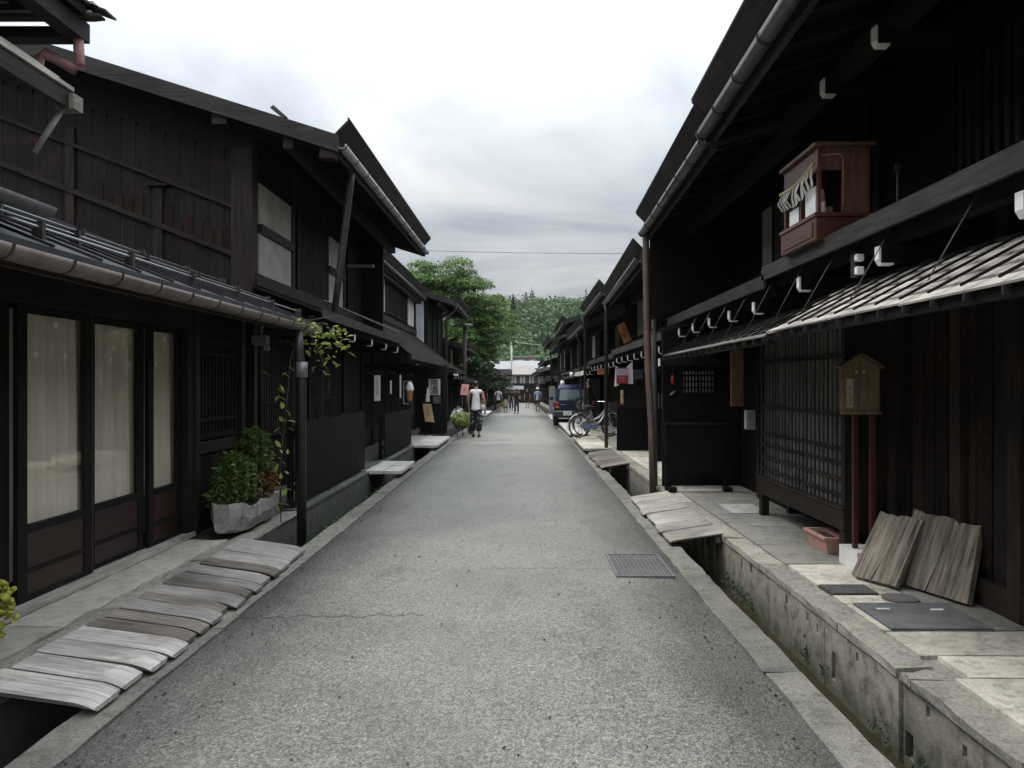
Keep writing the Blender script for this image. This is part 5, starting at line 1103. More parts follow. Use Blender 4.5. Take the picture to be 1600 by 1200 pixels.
q = thing('hanging_banner', 'narrow white cloth hanging beside the sake sign', 'banner', (-2.7, 22.4, 1.05)); plate('cloth', [(-2.72, 22.42, 1.05), (-2.60, 22.42, 1.06), (-2.63, 22.43, 1.45), (-2.68, 22.43, 1.45)], 0.006, 'cloth_white', q)
q = thing('slate_sign', 'small dark slate with chalk lines under the sake sign', 'sign', (-2.38, 22.44, 1.0)); B('slate', -2.52, -2.30, 22.45, 22.47, 0.99, 1.215, 'car_lower', q)
for k in range(4): B('chalk_line', -2.50, -2.36 + 0.03 * (k % 2), 22.444, 22.449, 1.03 + 0.045 * k, 1.042 + 0.045 * k, 'gutter_white', q)
q = thing('wooden_sign', 'tilted yellow-brown menu board below the sake sign', 'sign', (-2.6, 22.3, 0.6)); plate('board', [(-2.72, 22.30, 0.50), (-2.46, 22.28, 0.48), (-2.56, 22.36, 0.99), (-2.80, 22.38, 1.0)], 0.03, 'kraft', q)
scrawl(q, -2.63, 22.262, 0.78, 0.08, 0.3, 3, 'brown_z', 4)
tube('easel_leg', [(-2.70, 22.33, 0.5), (-2.72, 22.25, 0.131)], 0.012, 'dark_z', q, 5); tube('easel_leg', [(-2.50, 22.33, 0.5), (-2.49, 22.25, 0.131)], 0.012, 'dark_z', q, 5)
q = thing('pink_sign', 'pink sheet sign on a thin pole between potted plants', 'sign', (-1.8, 24.6, 0)); plate('sheet', [(-1.91, 24.6, 1.22), (-1.69, 24.6, 1.20), (-1.64, 24.63, 1.54), (-1.87, 24.63, 1.55)], 0.02, 'pink_sign', q); tube('pole', [(-1.85, 24.64, 1.3), (-1.85, 24.64, 0.13 - 0.16)], 0.012, 'bark', q, 6)
for k in range(3): B('printed_mark', -1.80 + 0.03 * k, -1.79 + 0.03 * k, 24.57, 24.577, 1.32, 1.48 - 0.03 * k, 'red', q)
for i, (x, lab) in enumerate(((-1.98, 'left white globe lamp of the pair under the shop eave'), (-1.90, 'right white globe lamp of the pair under the shop eave'))):
    q = thing('globe_lamp', lab, 'lamp', (x, 23.3, 1.8), 'globe lamps under the left eave'); lathe('globe', [(0.005, 1.785), (0.022, 1.795), (0.03, 1.815), (0.022, 1.835), (0.005, 1.845)], 'white_globe', q, 10, (x, 23.3)); tube('cord', [(x, 23.3, 1.84), (x, 23.3, 2.1)], 0.004, 'wire', q, 5)
q = thing('globe_lamp', 'single white globe lamp below the far right eave', 'lamp', (1.82, 30.0, 1.9)); lathe('globe', [(0.01, 1.80), (0.06, 1.83), (0.085, 1.91), (0.06, 1.98), (0.01, 2.0)], 'white_globe', q, 12, (1.86, 30)); tube('cord', [(1.86, 30, 2.0), (1.86, 30, 2.2)], 0.006, 'wire', q, 5)
def pot_plant(label, x, y, r, h, lr, lh, n, seed, m='leaf_pale', potm='bark', sz=0.05, stand=True):
    t = thing('potted_plant', label, 'plant', (x, y, gr(y) + 0.02)); z = gr(y) + 0.02 if y > 22 else 0.13
    z = 0.13 + gr(y) if x < -2.2 else gr(y) + 0.02
    b = z + (0.22 if stand else 0)
    lathe('pot', [(r * 0.7, b), (r, b + h), (r * 1.08, b + h), (r * 1.08, b + h * 1.1), (r * 0.85, b + h * 1.1), (r * 0.8, b + h * 0.9)], potm, t, 14, (x, y))
    if stand:
        for k in range(3): tube('stand_leg', [(x + r * 0.6 * cos(k * 2.1), y + r * 0.6 * sin(k * 2.1), b + 0.02), (x + r * 0.9 * cos(k * 2.1), y + r * 0.9 * sin(k * 2.1), z)], 0.008, 'pipe_grey', t, 5)
    leaves('foliage', bushpts([((x, y, b + h + lh * 0.5), (lr, lr, lh), 1)], n, seed), sz, m, t, 0.4, 3.2, seed, kind='stuff'); return t
pot_plant('bushy pale-green potted plant on a wire stand beside the woman', -1.86, 23.6, 0.14, 0.16, 0.27, 0.22, 420, 31); pot_plant('smaller green potted plant in a grey pot left of the woman', -1.62, 25.2, 0.11, 0.24, 0.2, 0.24, 260, 32, 'leaf_pale', 'pipe_grey', 0.05, False); pot_plant('white-flowered pot behind the pale-green plant', -2.02, 24.8, 0.12, 0.2, 0.2, 0.26, 220, 33, 'cloth_white', 'bark', 0.05)

# ------------------------------------------------------------------ right: signs of the farther houses
q = thing('shop_banner', 'white cloth banner with a lilac and dark red sign on the right', 'banner', (2.2, 15.5, 1.55))
plate('cloth', [(1.79, 15.5, 1.50), (1.88, 15.5, 1.52), (1.86, 15.5, 1.88), (1.82, 15.5, 1.88)], 0.008, 'cloth_white', q); plate('cloth', [(2.04, 15.52, 1.55), (2.16, 15.52, 1.55), (2.15, 15.52, 2.0), (2.02, 15.52, 1.86)], 0.008, 'cloth_white', q)
fb = MB(); fb.box(1.83, 2.05, 15.46, 15.475, 1.555, 1.87); fb.build('sign_frame', 'maroon', q); B('sign_top', 1.84, 2.04, 15.452, 15.459, 1.72, 1.845, 'lilac', q); B('sign_bottom', 1.84, 2.04, 15.452, 15.459, 1.565, 1.715, 'red', q)
scrawl(q, 1.94, 15.451, 1.785, 0.17, 0.08, 3, 'mauve', 5, False); scrawl(q, 1.94, 15.451, 1.67, 0.15, 0.035, 5, 'pinkish_paper', 6, False); scrawl(q, 1.94, 15.451, 1.61, 0.08, 0.035, 3, 'pinkish_paper', 7, False)
q = thing('hanging_plaque', 'tilted orange-brown wooden plaque hanging under the right eave', 'sign', (2.1, 16.4, 2.4)); frompy('board', [(2.10, 16.4, 2.38), (2.26, 16.42, 2.46), (2.10, 16.45, 2.84), (1.96, 16.43, 2.76), (2.10, 16.43, 2.38), (2.26, 16.45, 2.46), (2.10, 16.48, 2.84), (1.96, 16.46, 2.76)], BOXF, 'orange_board', q); scrawl(q, 2.10, 16.40, 2.61, 0.09, 0.22, 2, 'brown_z', 8)
q = thing('orange_sign', 'flat orange-brown board sign behind the far right pipe', 'sign', (2.1, 22.0, 1.8)); B('board', 1.98, 2.30, 21.0, 21.03, 1.80, 1.96, 'orange_board', q)
q = thing('mauve_sign', 'small mauve board to the right of the white banner', 'sign', (2.35, 15.6, 1.7)); B('board', 2.17, 2.36, 15.6, 15.62, 1.66, 1.82, 'mauve', q); B('border', 2.165, 2.365, 15.621, 15.64, 1.655, 1.825, 'lilac', q)
q = thing('black_counter', 'black board counter under the white banner on the right', 'counter', (2.4, 16.6, 0.13)); B('front', 2.02, 2.75, 17.0, 17.05, 0.132, 1.05, 'blueblack', q); B('side', 2.36, 2.74, 14.6, 14.66, 0.132, 1.72, 'blueblack', q)
for k in range(3): B('white_slat', 2.44 + 0.055 * k, 2.452 + 0.055 * k, 14.58, 14.599, 1.1, 1.38, 'gutter_white', q)
q = thing('paper_lantern', 'slim yellow paper lantern above the black counter', 'lantern', (2.15, 16.9, 1.1)); B('shade', 2.09, 2.15, 16.88, 16.93, 1.12, 1.42, 'kraft', q, 0.008)
q = thing('noren_strip', 'row of white paper slips under the eave beside the globe lamp', 'banner', (2.0, 27, 1.9))
for k in range(7): plate('slip', [(1.90, 25.0 + k * 0.6, 1.83), (1.90, 25.5 + k * 0.6, 1.83), (1.93, 25.5 + k * 0.6, 1.97), (1.93, 25.0 + k * 0.6, 1.97)], 0.008, 'plaster', q)
q = thing('white_sign_post', 'pale upright signboard standing far on the right pavement', 'sign', (1.75, 52, -0.3)); B('board', 1.62, 1.98, 48.0, 48.1, gr(48) + 0.15, gr(48) + 1.75, 'plaster', q)
q = thing('hanging_lantern', 'white hanging lantern above the parked car', 'lantern', (1.9, 34, 1.4)); lathe('body', [(0.03, 1.42), (0.09, 1.46), (0.09, 1.66), (0.03, 1.70)], 'white_globe', q, 12, (1.72, 34)); tube('cord', [(1.72, 34, 1.7), (1.72, 34, 2.0)], 0.006, 'wire', q, 5)
# ------------------------------------------------------------------ people
def skin(name, V, Ed, m, par, sub=2):
    me = bpy.data.meshes.new(name); me.from_pydata([v[0] for v in V], Ed, [])
    o = bpy.data.objects.new(name, me); COL.objects.link(o); md = o.modifiers.new('s', 'SKIN'); md.use_smooth_shade = True; md.branch_smoothing = 0.6
    for i, v in enumerate(V):
        r = v[1] if isinstance(v[1], tuple) else (v[1], v[1]); me.skin_vertices[0].data[i].radius = r; me.skin_vertices[0].data[i].use_root = (i == 0)
    o.modifiers.new('u', 'SUBSURF').levels = sub
    dg = bpy.context.evaluated_depsgraph_get(); dg.update(); nm = bpy.data.meshes.new_from_object(o.evaluated_get(dg)); bpy.data.objects.remove(o)
    nm.materials.clear(); return meshobj(name, nm, m, par, (0, 0, 0))
def person(label, loc, rz, h=1.65, shirt='cloth_black', sleeve=0.5, pants='denim', pleg=1.0, wide=1.0, hair='hair', stride=0.12, arms=((0.05, 0.1), (-0.05, 0.1)), bag=None, hat=None, skirt=False, fingers=True, shoes='shoe'):
    p = local('person', label, 'person'); k = h / 1.68
    S = lambda x, y, z: (x * k, y * k, z * k)
    st = stride
    LEG = [[(-0.09, 0, 0.88), (-0.10, st * 0.5, 0.49), (-0.10, st, 0.08), (-0.11, st + 0.13, 0.035)], [(0.09, 0, 0.88), (0.10, -st * 0.35, 0.49), (0.10, -st, 0.085), (0.11, -st + 0.12, 0.03)]]
    ARM = []
    for sd, (fy, fo) in zip((-1, 1), arms): ARM.append([(sd * 0.185, 0, 1.37), (sd * (0.215 + fo * 0.3), fy * 0.3 - 0.02, 1.10), (sd * (0.20 + fo * 0.4), fy + 0.05, 0.87), (sd * (0.195 + fo * 0.4), fy + 0.08, 0.80)])
    V = [(S(0, 0, 0.93), 0.085 * k), (S(0, 0, 1.08), 0.08 * k), (S(0, 0, 1.27), (0.095 * k, 0.08 * k)), (S(0, 0, 1.385), (0.08 * k, 0.06 * k)), (S(0, 0.0, 1.45), 0.052 * k), (S(0, 0.012, 1.53), (0.065 * k, 0.072 * k)), (S(0, 0.008, 1.615), (0.07 * k, 0.082 * k)), (S(0, 0.0, 1.665), 0.03 * k)]
    Ed = [(i, i + 1) for i in range(7)]
    V.append((S(0, 0.10, 1.56), 0.013 * k)); Ed.append((5, len(V) - 1))       # nose
    for sd in (-1, 1): V.append((S(sd * 0.082, -0.005, 1.57), 0.012 * k)); Ed.append((5, len(V) - 1))
    for L in LEG:
        n = len(V); V += [(S(*L[0]), 0.07 * k), (S(*L[1]), 0.052 * k), (S(*L[2]), 0.036 * k), (S(*L[3]), 0.030 * k)]; Ed += [(0, n), (n, n + 1), (n + 1, n + 2), (n + 2, n + 3)]
    for A_ in ARM:
        n = len(V); V += [(S(*A_[0]), 0.05 * k), (S(*A_[1]), 0.038 * k), (S(*A_[2]), 0.027 * k), (S(*A_[3]), (0.034 * k, 0.018 * k))]; Ed += [(3, n), (n, n + 1), (n + 1, n + 2), (n + 2, n + 3)]
        if fingers:
            hx, hy, hz = A_[3]; sx = 1 if hx > 0 else -1
            for q in range(4):
                ln = (0.055, 0.068, 0.072, 0.06)[q]; m0 = len(V); V += [(S(hx, hy - 0.024 + 0.016 * q, hz - 0.035), 0.009 * k), (S(hx - 0.006 * sx, hy - 0.024 + 0.017 * q, hz - 0.035 - ln * 0.6), 0.008 * k), (S(hx - 0.02 * sx, hy - 0.022 + 0.017 * q, hz - 0.035 - ln), 0.007 * k)]; Ed += [(n + 3, m0), (m0, m0 + 1), (m0 + 1, m0 + 2)]
            m0 = len(V); V += [(S(hx - 0.01 * sx, hy + 0.038, hz + 0.0), 0.010 * k), (S(hx - 0.015 * sx, hy + 0.052, hz - 0.04), 0.008 * k)]; Ed += [(n + 3, m0), (m0, m0 + 1)]
    b = skin('body', V, Ed, 'skin', p, 1)
    for sd in (-1, 1):
        e = lathe('eye', [(0.003 * k, 1.583 * k), (0.008 * k, 1.59 * k), (0.003 * k, 1.597 * k)], 'ink', b, 8, (sd * 0.03 * k, 0.078 * k)); f = lathe('shoe', [(0.04 * k, 0.0), (0.055 * k, 0.012 * k), (0.05 * k, 0.05 * k), (0.034 * k, 0.085 * k)], shoes, p, 10, (0, 0))
        L = LEG[0 if sd < 0 else 1]; f.scale = (0.9, 2.1, 1.0); f.location = Vector(S(L[2][0], (L[2][1] + L[3][1]) / 2, 0.04))
    B('mouth', -0.022 * k, 0.022 * k, 0.070 * k, 0.080 * k, 1.513 * k, 1.519 * k, 'red_post', b)
    # hair
    hv = [(S(0, -0.012, 1.50), (0.045 * k, 0.045 * k)), (S(0, -0.02, 1.57), (0.082 * k, 0.078 * k)), (S(0, -0.014, 1.635), (0.082 * k, 0.085 * k)), (S(0, -0.005, 1.692), (0.035 * k, 0.04 * k))]
    skin('hair', hv, [(0, 1), (1, 2), (2, 3)], hair, p, 2)
    if hat: lathe('hat', [(0.088 * k, 1.60 * k), (0.14 * k, 1.605 * k), (0.14 * k, 1.615 * k), (0.092 * k, 1.625 * k), (0.085 * k, 1.70 * k), (0.04 * k, 1.725 * k)], hat, p, 14, (0, -0.005))
    # top
    tv = [(S(0, 0, 0.78), (0.165 * k, 0.13 * k)), (S(0, 0, 0.86), (0.158 * k, 0.125 * k)), (S(0, 0, 1.0), (0.135 * k, 0.108 * k)), (S(0, 0, 1.13), (0.132 * k, 0.108 * k)), (S(0, 0, 1.28), (0.148 * k, 0.115 * k)), (S(0, 0, 1.385), (0.125 * k, 0.088 * k)), (S(0, -0.003, 1.432), 0.06 * k)]; te = [(i, i + 1) for i in range(6)]
    for A_ in ARM:
        n = len(tv); a = Vector(A_[0]); b_ = Vector(A_[1]); tv.append((S(*a), 0.062 * k)); te.append((5, n))
        if sleeve > 0: e_ = a.lerp(b_, min(1, sleeve * 1.3)); tv.append((S(*e_), 0.058 * k)); te.append((n, n + 1))
        if sleeve >= 1: tv.append((S(*Vector(A_[1]).lerp(Vector(A_[2]), 0.9)), 0.042 * k)); te.append((n + 1, n + 2))
    skin('top', tv, te, shirt, p, 2)
    # trousers
    if skirt: lathe('skirt', [(0.10 * k, 0.95 * k), (0.15 * k, 0.85 * k), (0.19 * k, 0.5 * k), (0.21 * k, 0.30 * k), (0.19 * k, 0.30 * k), (0.1 * k, 0.8 * k)], pants, p, 16)
    else:
        pv = [(S(0, 0, 1.03), (0.115 * k, 0.095 * k)), (S(0, 0, 0.86), (0.138 * k, 0.118 * k))]; pe = [(0, 1)]
        for L in LEG:
            n = len(pv); hip = Vector(L[0]); kn = Vector(L[1]); an = Vector(L[2]); pv.append((S(*hip.lerp(kn, 0.15)), 0.094 * k)); pe.append((1, n)); pv.append((S(*hip.lerp(kn, 0.95)), 0.075 * k * wide)); pe.append((n, n + 1))
            if pleg > 0.6: pv.append((S(*kn.lerp(an, 0.85)), 0.07 * k * wide)); pe.append((n + 1, n + 2))
        skin('trousers', pv, pe, pants, p, 2)
    if bag:
        frompy('bag', *tubev([S(0.20, -0.02, 0.98), S(0.235, -0.02, 0.80)], [0.05 * k, 0.085 * k], 10), bag, p, True, True); frompy('bag_strap', *tubev([S(-0.12, -0.08, 1.42), S(0.02, -0.135, 1.22), S(0.17, -0.09, 0.98)], 0.009 * k, 6), bag, p, True, True)
    place(p, loc, rz); return p
person('woman walking away in a white sleeveless top and dark floral trousers', (-1.36, 23.4, gr(23.4) + 0.01), radians(-4), 1.64, 'shirt_white', 0, 'floral', 1.0, 1.35, 'hair', 0.10, ((0.12, 0.10), (0.05, 0.12)), bag='pinkish_paper')
person('person in dark clothes standing by the bicycles', (2.13, 25.6, gr(25.6) + 0.13), radians(70), 1.62, 'cloth_green', 1, 'cloth_black', 1, 1, 'hair', 0.03)
person('person in beige trousers and dark top at the left shop front', (-2.25, 46.0, gr(46) + 0.12), radians(20), 1.66, 'maroon', 0.6, 'khaki', 1, 1.0, 'hair', 0.04)
person('man in a pale lilac shirt and black shorts walking on the left', (-1.72, 57.0, gr(57) + 0.01), 0, 1.70, 'shirt_lilac', 0.6, 'cloth_black', 0.5, 1.1, 'hair', 0.1, bag='cloth_navy')
person('person in a black top and long beige skirt beside the lilac-shirted man', (-1.15, 55.0, gr(55) + 0.01), 0, 1.60, 'cloth_black', 0.6, 'khaki', 1, 1.2, 'hair', 0.05, skirt=True)
person('woman in a dark top and jeans with a shoulder bag, middle of the road', (-0.36, 50.0, gr(50) + 0.015), 0, 1.60, 'cloth_navy', 0.6, 'denim', 1, 1.0, 'hair', 0.09, bag='cloth_black')
person('person in black just left behind the woman in jeans', (-0.85, 62.0, gr(62) + 0.015), 0, 1.62, 'cloth_black', 1, 'cloth_black', 1, 1.0, 'hair', 0.06)
person('person in black shorts walking far ahead, right of the middle', (0.45, 72.0, gr(72) + 0.015), radians(180), 1.72, 'cloth_black', 0.5, 'cloth_black', 0.5, 1.0, 'hair', 0.1)
person('man in a pale blue shirt, shorts and white cap near the right kerb', (1.12, 57.5, gr(57.5) + 0.015), 0, 1.70, 'shirt_blue', 0.6, 'cloth_green', 0.5, 1.2, 'hair_grey', 0.08, hat='cloth_white')
person('distant person in dark clothes at the left of the street end', (-0.5, 84.0, gr(84) + 0.015), 0, 1.65, 'cloth_navy', 0.8, 'cloth_black', 1, 1, 'hair', 0.05)

# ------------------------------------------------------------------ bicycles
def torus(mb, c, R, r, axis='y', n=28, m=7):
    vs = []; fs = []
    for i in range(n):
        for j in range(m):
            a = 2 * pi * i / n; b = 2 * pi * j / m; q = R + r * cos(b); vs.append((c[0] + q * cos(a), c[1] + r * sin(b), c[2] + q * sin(a)) if axis == 'y' else (c[0] + r * sin(b), c[1] + q * cos(a), c[2] + q * sin(a)))
    for i in range(n):
        for j in range(m): fs.append((i * m + j, ((i + 1) % n) * m + j, ((i + 1) % n) * m + (j + 1) % m, i * m + (j + 1) % m))
    mb.add(vs, fs)
def bicycle(label, fm, guard):
    b = local('bicycle', label, 'bicycle'); R = 0.33
    for x, nm in ((-0.52, 'rear_wheel'), (0.53, 'front_wheel')):
        mb = MB(); torus(mb, (x, 0, R), R - 0.02, 0.019); w_ = mb.build(nm, 'rubber', b, True)
        mb = MB(); torus(mb, (x, 0, R), R - 0.045, 0.009); mb.build('rim', 'chrome', w_, True)
        mb = MB()
        for k in range(18): a = 2 * pi * k / 18; mb.tube([(x + 0.02 * cos(a + 1), (-1) ** k * 0.025, R + 0.02 * sin(a + 1)), (x + (R - 0.045) * cos(a), 0, R + (R - 0.045) * sin(a))], 0.0022, 4)
        mb.tube([(x, -0.05, R), (x, 0.05, R)], 0.02, 8); mb.build('spokes', 'chrome', w_)
        n = 14; a0, a1 = (radians(20), radians(200)) if x < 0 else (radians(-10), radians(150)); pts = [(x + (R + 0.025) * cos(a0 + (a1 - a0) * i / n), 0, R + (R + 0.025) * sin(a0 + (a1 - a0) * i / n)) for i in range(n + 1)]; vs = []; fs = []
        for q in pts: vs += [(q[0], -0.028, q[2]), (q[0], 0.028, q[2])]
        for i in range(n): fs.append((2 * i, 2 * i + 1, 2 * i + 3, 2 * i + 2))
        frompy('mudguard', vs, fs, guard, b, True, True)
    mb = MB(); bb = (-0.06, 0, 0.30)
    for pts, r in (([bb, (-0.18, 0, 0.72)], 0.015), ([bb, (0.18, 0, 0.45), (0.36, 0, 0.74)], 0.018), ([(-0.10, 0, 0.48), (0.12, 0, 0.56), (0.36, 0, 0.80)], 0.014), ([(0.34, 0, 0.92), (0.40, 0, 0.66)], 0.018), ([bb, (-0.52, 0.05, R)], 0.01), ([bb, (-0.52, -0.05, R)], 0.01), ([(-0.17, 0, 0.66), (-0.52, 0.05, R)], 0.009), ([(-0.17, 0, 0.66), (-0.52, -0.05, R)], 0.009)): mb.tube(pts, r, 7)
    mb.build('frame', fm, b, True)
    mb = MB(); mb.tube([(0.40, 0.055, 0.66), (0.53, 0.055, R)], 0.011, 6); mb.tube([(0.40, -0.055, 0.66), (0.53, -0.055, R)], 0.011, 6); mb.tube([(0.40, -0.055, 0.66), (0.40, 0.055, 0.66)], 0.012, 6); mb.build('fork', fm, b, True)
    mb = MB(); mb.tube([(0.34, 0, 0.92), (0.33, 0, 1.0)], 0.012, 6); mb.tube([(0.12, -0.27, 0.98), (0.28, -0.2, 1.0), (0.35, 0, 1.0), (0.28, 0.2, 1.0), (0.12, 0.27, 0.98)], 0.011, 6); hb_ = mb.build('handlebar', 'chrome', b, True)
    for sd in (-1, 1): tube('grip', [(0.10, sd * 0.275, 0.978), (0.2, sd * 0.235, 0.99)], 0.016, 'rubber', hb_, 7)
    tube('seat_post', [(-0.18, 0, 0.7), (-0.205, 0, 0.80)], 0.012, 'chrome', b, 6); frompy('saddle', *tubev([(-0.34, 0, 0.83), (-0.26, 0, 0.84), (-0.12, 0, 0.83), (-0.02, 0, 0.83)], [0.09, 0.08, 0.035, 0.02], 10), 'rubber', b, True, True)
    mb = MB()
    for sd in (-0.06, 0, 0.06): mb.tube([(-0.68, sd, 0.69), (-0.28, sd, 0.70)], 0.006, 5)
    mb.tube([(-0.66, -0.07, 0.69), (-0.66, 0.07, 0.69)], 0.006, 5); mb.tube([(-0.62, -0.06, 0.69), (-0.52, -0.055, R)], 0.005, 5); mb.tube([(-0.62, 0.06, 0.69), (-0.52, 0.055, R)], 0.005, 5); mb.build('carrier', 'chrome', b)
    mb = MB(); torus(mb, (-0.06, -0.05, 0.30), 0.085, 0.009, n=20, m=5); mb.tube([(-0.06, -0.07, 0.30), (-0.06, 0.07, 0.30)], 0.012, 6); mb.tube([(-0.06, -0.07, 0.30), (0.06, -0.08, 0.20)], 0.009, 5); mb.tube([(-0.06, 0.07, 0.30), (-0.18, 0.08, 0.40)], 0.009, 5); mb.box(0.02, 0.1, -0.16, -0.08, 0.19, 0.21); mb.box(-0.22, -0.14, 0.08, 0.16, 0.39, 0.41); mb.build('crank', 'chrome', b)
    frompy('chain_guard', [(-0.5, -0.048, 0.36), (0.0, -0.048, 0.41), (0.05, -0.048, 0.30), (0.0, -0.048, 0.22), (-0.5, -0.048, 0.29), (-0.5, -0.056, 0.36), (0.0, -0.056, 0.41), (0.05, -0.056, 0.30), (0.0, -0.056, 0.22), (-0.5, -0.056, 0.29)], [(0, 1, 2, 3, 4), (9, 8, 7, 6, 5)] + [(i, i + 5, (i + 1) % 5 + 5, (i + 1) % 5) for i in range(5)], 'bike_blue', b)
    mb = MB()                                              # wire basket
    for z in (0.75, 0.82, 0.89, 0.96): mb.tube([(0.42, -0.15, z), (0.68, -0.17, z), (0.68, 0.17, z), (0.42, 0.15, z), (0.42, -0.15, z)], 0.004, 4)
    for k in range(7): y = -0.15 + 0.05 * k; mb.tube([(0.44, y, 0.75), (0.66, y, 0.75), (0.68, y * 1.1, 0.96)], 0.003, 4)
    mb.build('basket', 'pipe_dark', b); tube('stand', [(-0.5, 0.06, R), (-0.42, 0.16, 0.01)], 0.009, 'chrome', b, 5); B('reflector', -0.86, -0.85, -0.02, 0.02, 0.55, 0.6, 'tail_red', b)
    return b
b1 = bicycle('silver-grey city bicycle with blue chain guard, nearest the road', 'bike_silver', 'bike_silver'); place(b1, (1.90, 20.9, 0.148), radians(26), radians(4), sc=0.93)
b2 = bicycle('second silver bicycle parked behind the nearest one', 'bike_silver', 'chrome'); place(b2, (2.05, 21.9, 0.137), radians(32), radians(-3), sc=0.93)

# ------------------------------------------------------------------ parked car (rear towards the camera)
CR = local('parked_car', 'dark blue off-road car parked on the right, spare wheel on its tail', 'car')
W2 = 0.80
def loft(name, secs, m, par, smooth=True):
    vs = []; fs = []; n = len(secs[0][1])
    for y, pts in secs: vs += [(x, y, z) for x, z in pts]
    for i in range(len(secs) - 1):
        for k in range(n): fs.append((i * n + k, i * n + (k + 1) % n, (i + 1) * n + (k + 1) % n, (i + 1) * n + k))
    fs.append(tuple(range(n))); fs.append(tuple((len(secs) - 1) * n + k for k in range(n)))
    o = frompy(name, vs, fs, m, par, True, False); return o
def rsec(w, z0, z1, r=0.09, top=0.0):
    pts = []
    for cx_, cz, a0 in ((w - r, z0 + r, -90), (w - r - top, z1 - r, 0), (-w + r + top, z1 - r, 90), (-w + r, z0 + r, 180)):
        for k in range(4): a = radians(a0 + 30 * k); pts.append((cx_ + r * cos(a), cz + r * sin(a)))
    return pts
body = loft('body', [(-1.70, rsec(0.72, 0.42, 0.96, 0.1)), (-1.62, rsec(0.79, 0.36, 1.0, 0.1)), (-1.2, rsec(0.815, 0.32, 1.02, 0.1)), (0.5, rsec(0.82, 0.32, 1.0, 0.1)), (1.0, rsec(0.815, 0.32, 0.98, 0.12)), (1.85, rsec(0.78, 0.36, 0.93, 0.14)), (1.98, rsec(0.70, 0.40, 0.82, 0.12))], 'car_blue', CR)
gh = loft('cabin', [(-1.66, rsec(0.74, 0.93, 1.02, 0.03)), (-1.58, rsec(0.72, 0.93, 1.52, 0.08, 0.06)), (-1.45, rsec(0.73, 0.93, 1.66, 0.1, 0.1)), (0.1, rsec(0.73, 0.93, 1.67, 0.1, 0.1)), (0.45, rsec(0.73, 0.93, 1.58, 0.1, 0.1)), (1.0, rsec(0.74, 0.93, 1.0, 0.03))], 'car_blue', CR)
plate('rear_window', [(-0.60, -1.672, 1.05), (0.58, -1.672, 1.05), (0.54, -1.606, 1.47), (-0.56, -1.606, 1.47)], 0.012, 'car_glass', CR)
for sd in (-1, 1):
    frompy('side_window', [(sd * 0.755, -1.40, 1.04), (sd * 0.755, -0.55, 1.04), (sd * 0.675, -0.55, 1.52), (sd * 0.675, -1.32, 1.52)], [(0, 1, 2, 3)], 'car_glass', CR); frompy('side_window', [(sd * 0.755, -0.47, 1.04), (sd * 0.755, 0.60, 1.04), (sd * 0.675, 0.30, 1.52), (sd * 0.675, -0.47, 1.52)], [(0, 1, 2, 3)], 'car_glass', CR)
    B('tail_lamp', min(sd * 0.60, sd * 0.775), max(sd * 0.60, sd * 0.775), -1.72, -1.60, 0.74, 0.98, 'tail_red', CR, 0.02); B('reverse_lamp', min(sd * 0.61, sd * 0.765), max(sd * 0.61, sd * 0.765), -1.724, -1.715, 0.755, 0.80, 'cone_orange', CR)
    B('mirror', sd * 0.80, sd * 0.97, 0.35, 0.45, 1.02, 1.17, 'car_blue', CR, 0.02); B('roof_rail', sd * 0.55, sd * 0.59, -1.3, 0.1, 1.675, 1.705, 'pipe_grey', CR, 0.006)
    B('headlamp', sd * 0.5, sd * 0.7, 1.94, 2.0, 0.62, 0.78, 'gutter_white', CR, 0.02)
    for y in (-1.05, 1.22):
        w_ = frompy('wheel', *tubev([(sd * 0.62, y, 0.33), (sd * 0.64, y, 0.33), (sd * 0.80, y, 0.33), (sd * 0.82, y, 0.33)], [0.29, 0.335, 0.335, 0.29], 24), 'rubber', CR, True, False); frompy('hub', *tubev([(sd * 0.80, y, 0.33), (sd * 0.83, y, 0.33)], [0.2, 0.17], 16), 'bike_silver', w_, True, False)
        mb = MB(); n = 12
        for i in range(n): 
            a, b = pi * i / n, pi * (i + 1) / n; mb.add([(sd * 0.80, y + 0.37 * cos(a), 0.33 + 0.37 * sin(a)), (sd * 0.80, y + 0.37 * cos(b), 0.33 + 0.37 * sin(b)), (sd * 0.80, y + 0.43 * cos(b), 0.33 + 0.43 * sin(b)), (sd * 0.80, y + 0.43 * cos(a), 0.33 + 0.43 * sin(a)), (sd * 0.835, y + 0.37 * cos(a), 0.33 + 0.37 * sin(a)), (sd * 0.835, y + 0.37 * cos(b), 0.33 + 0.37 * sin(b)), (sd * 0.835, y + 0.43 * cos(b), 0.33 + 0.43 * sin(b)), (sd * 0.835, y + 0.43 * cos(a), 0.33 + 0.43 * sin(a))], BOXF)
        mb.build('wheel_arch', 'car_lower', CR)
B('bumper', -0.80, 0.80, -1.80, -1.60, 0.40, 0.64, 'car_lower', CR, 0.05); B('front_bumper', -0.76, 0.76, 1.9, 2.04, 0.36, 0.56, 'car_lower', CR, 0.05)
npl = B('number_plate', -0.44, -0.11, -1.815, -1.803, 0.46, 0.625, 'paper', CR); scrawl(npl, -0.275, -1.8155, 0.525, 0.28, 0.08, 4, 'ink', 9, False); scrawl(npl, -0.275, -1.8155, 0.60, 0.16, 0.03, 3, 'ink', 10, False)
sw = frompy('spare_wheel', *tubev([(0.27, -1.70, 0.86), (0.27, -1.73, 0.86), (0.27, -1.89, 0.86), (0.27, -1.91, 0.86)], [0.29, 0.33, 0.33, 0.29], 26), 'rubber', CR, True, False); frompy('spare_rim', *tubev([(0.27, -1.90, 0.86), (0.27, -1.925, 0.86)], [0.215, 0.19], 20), 'pipe_grey', sw, True, False)
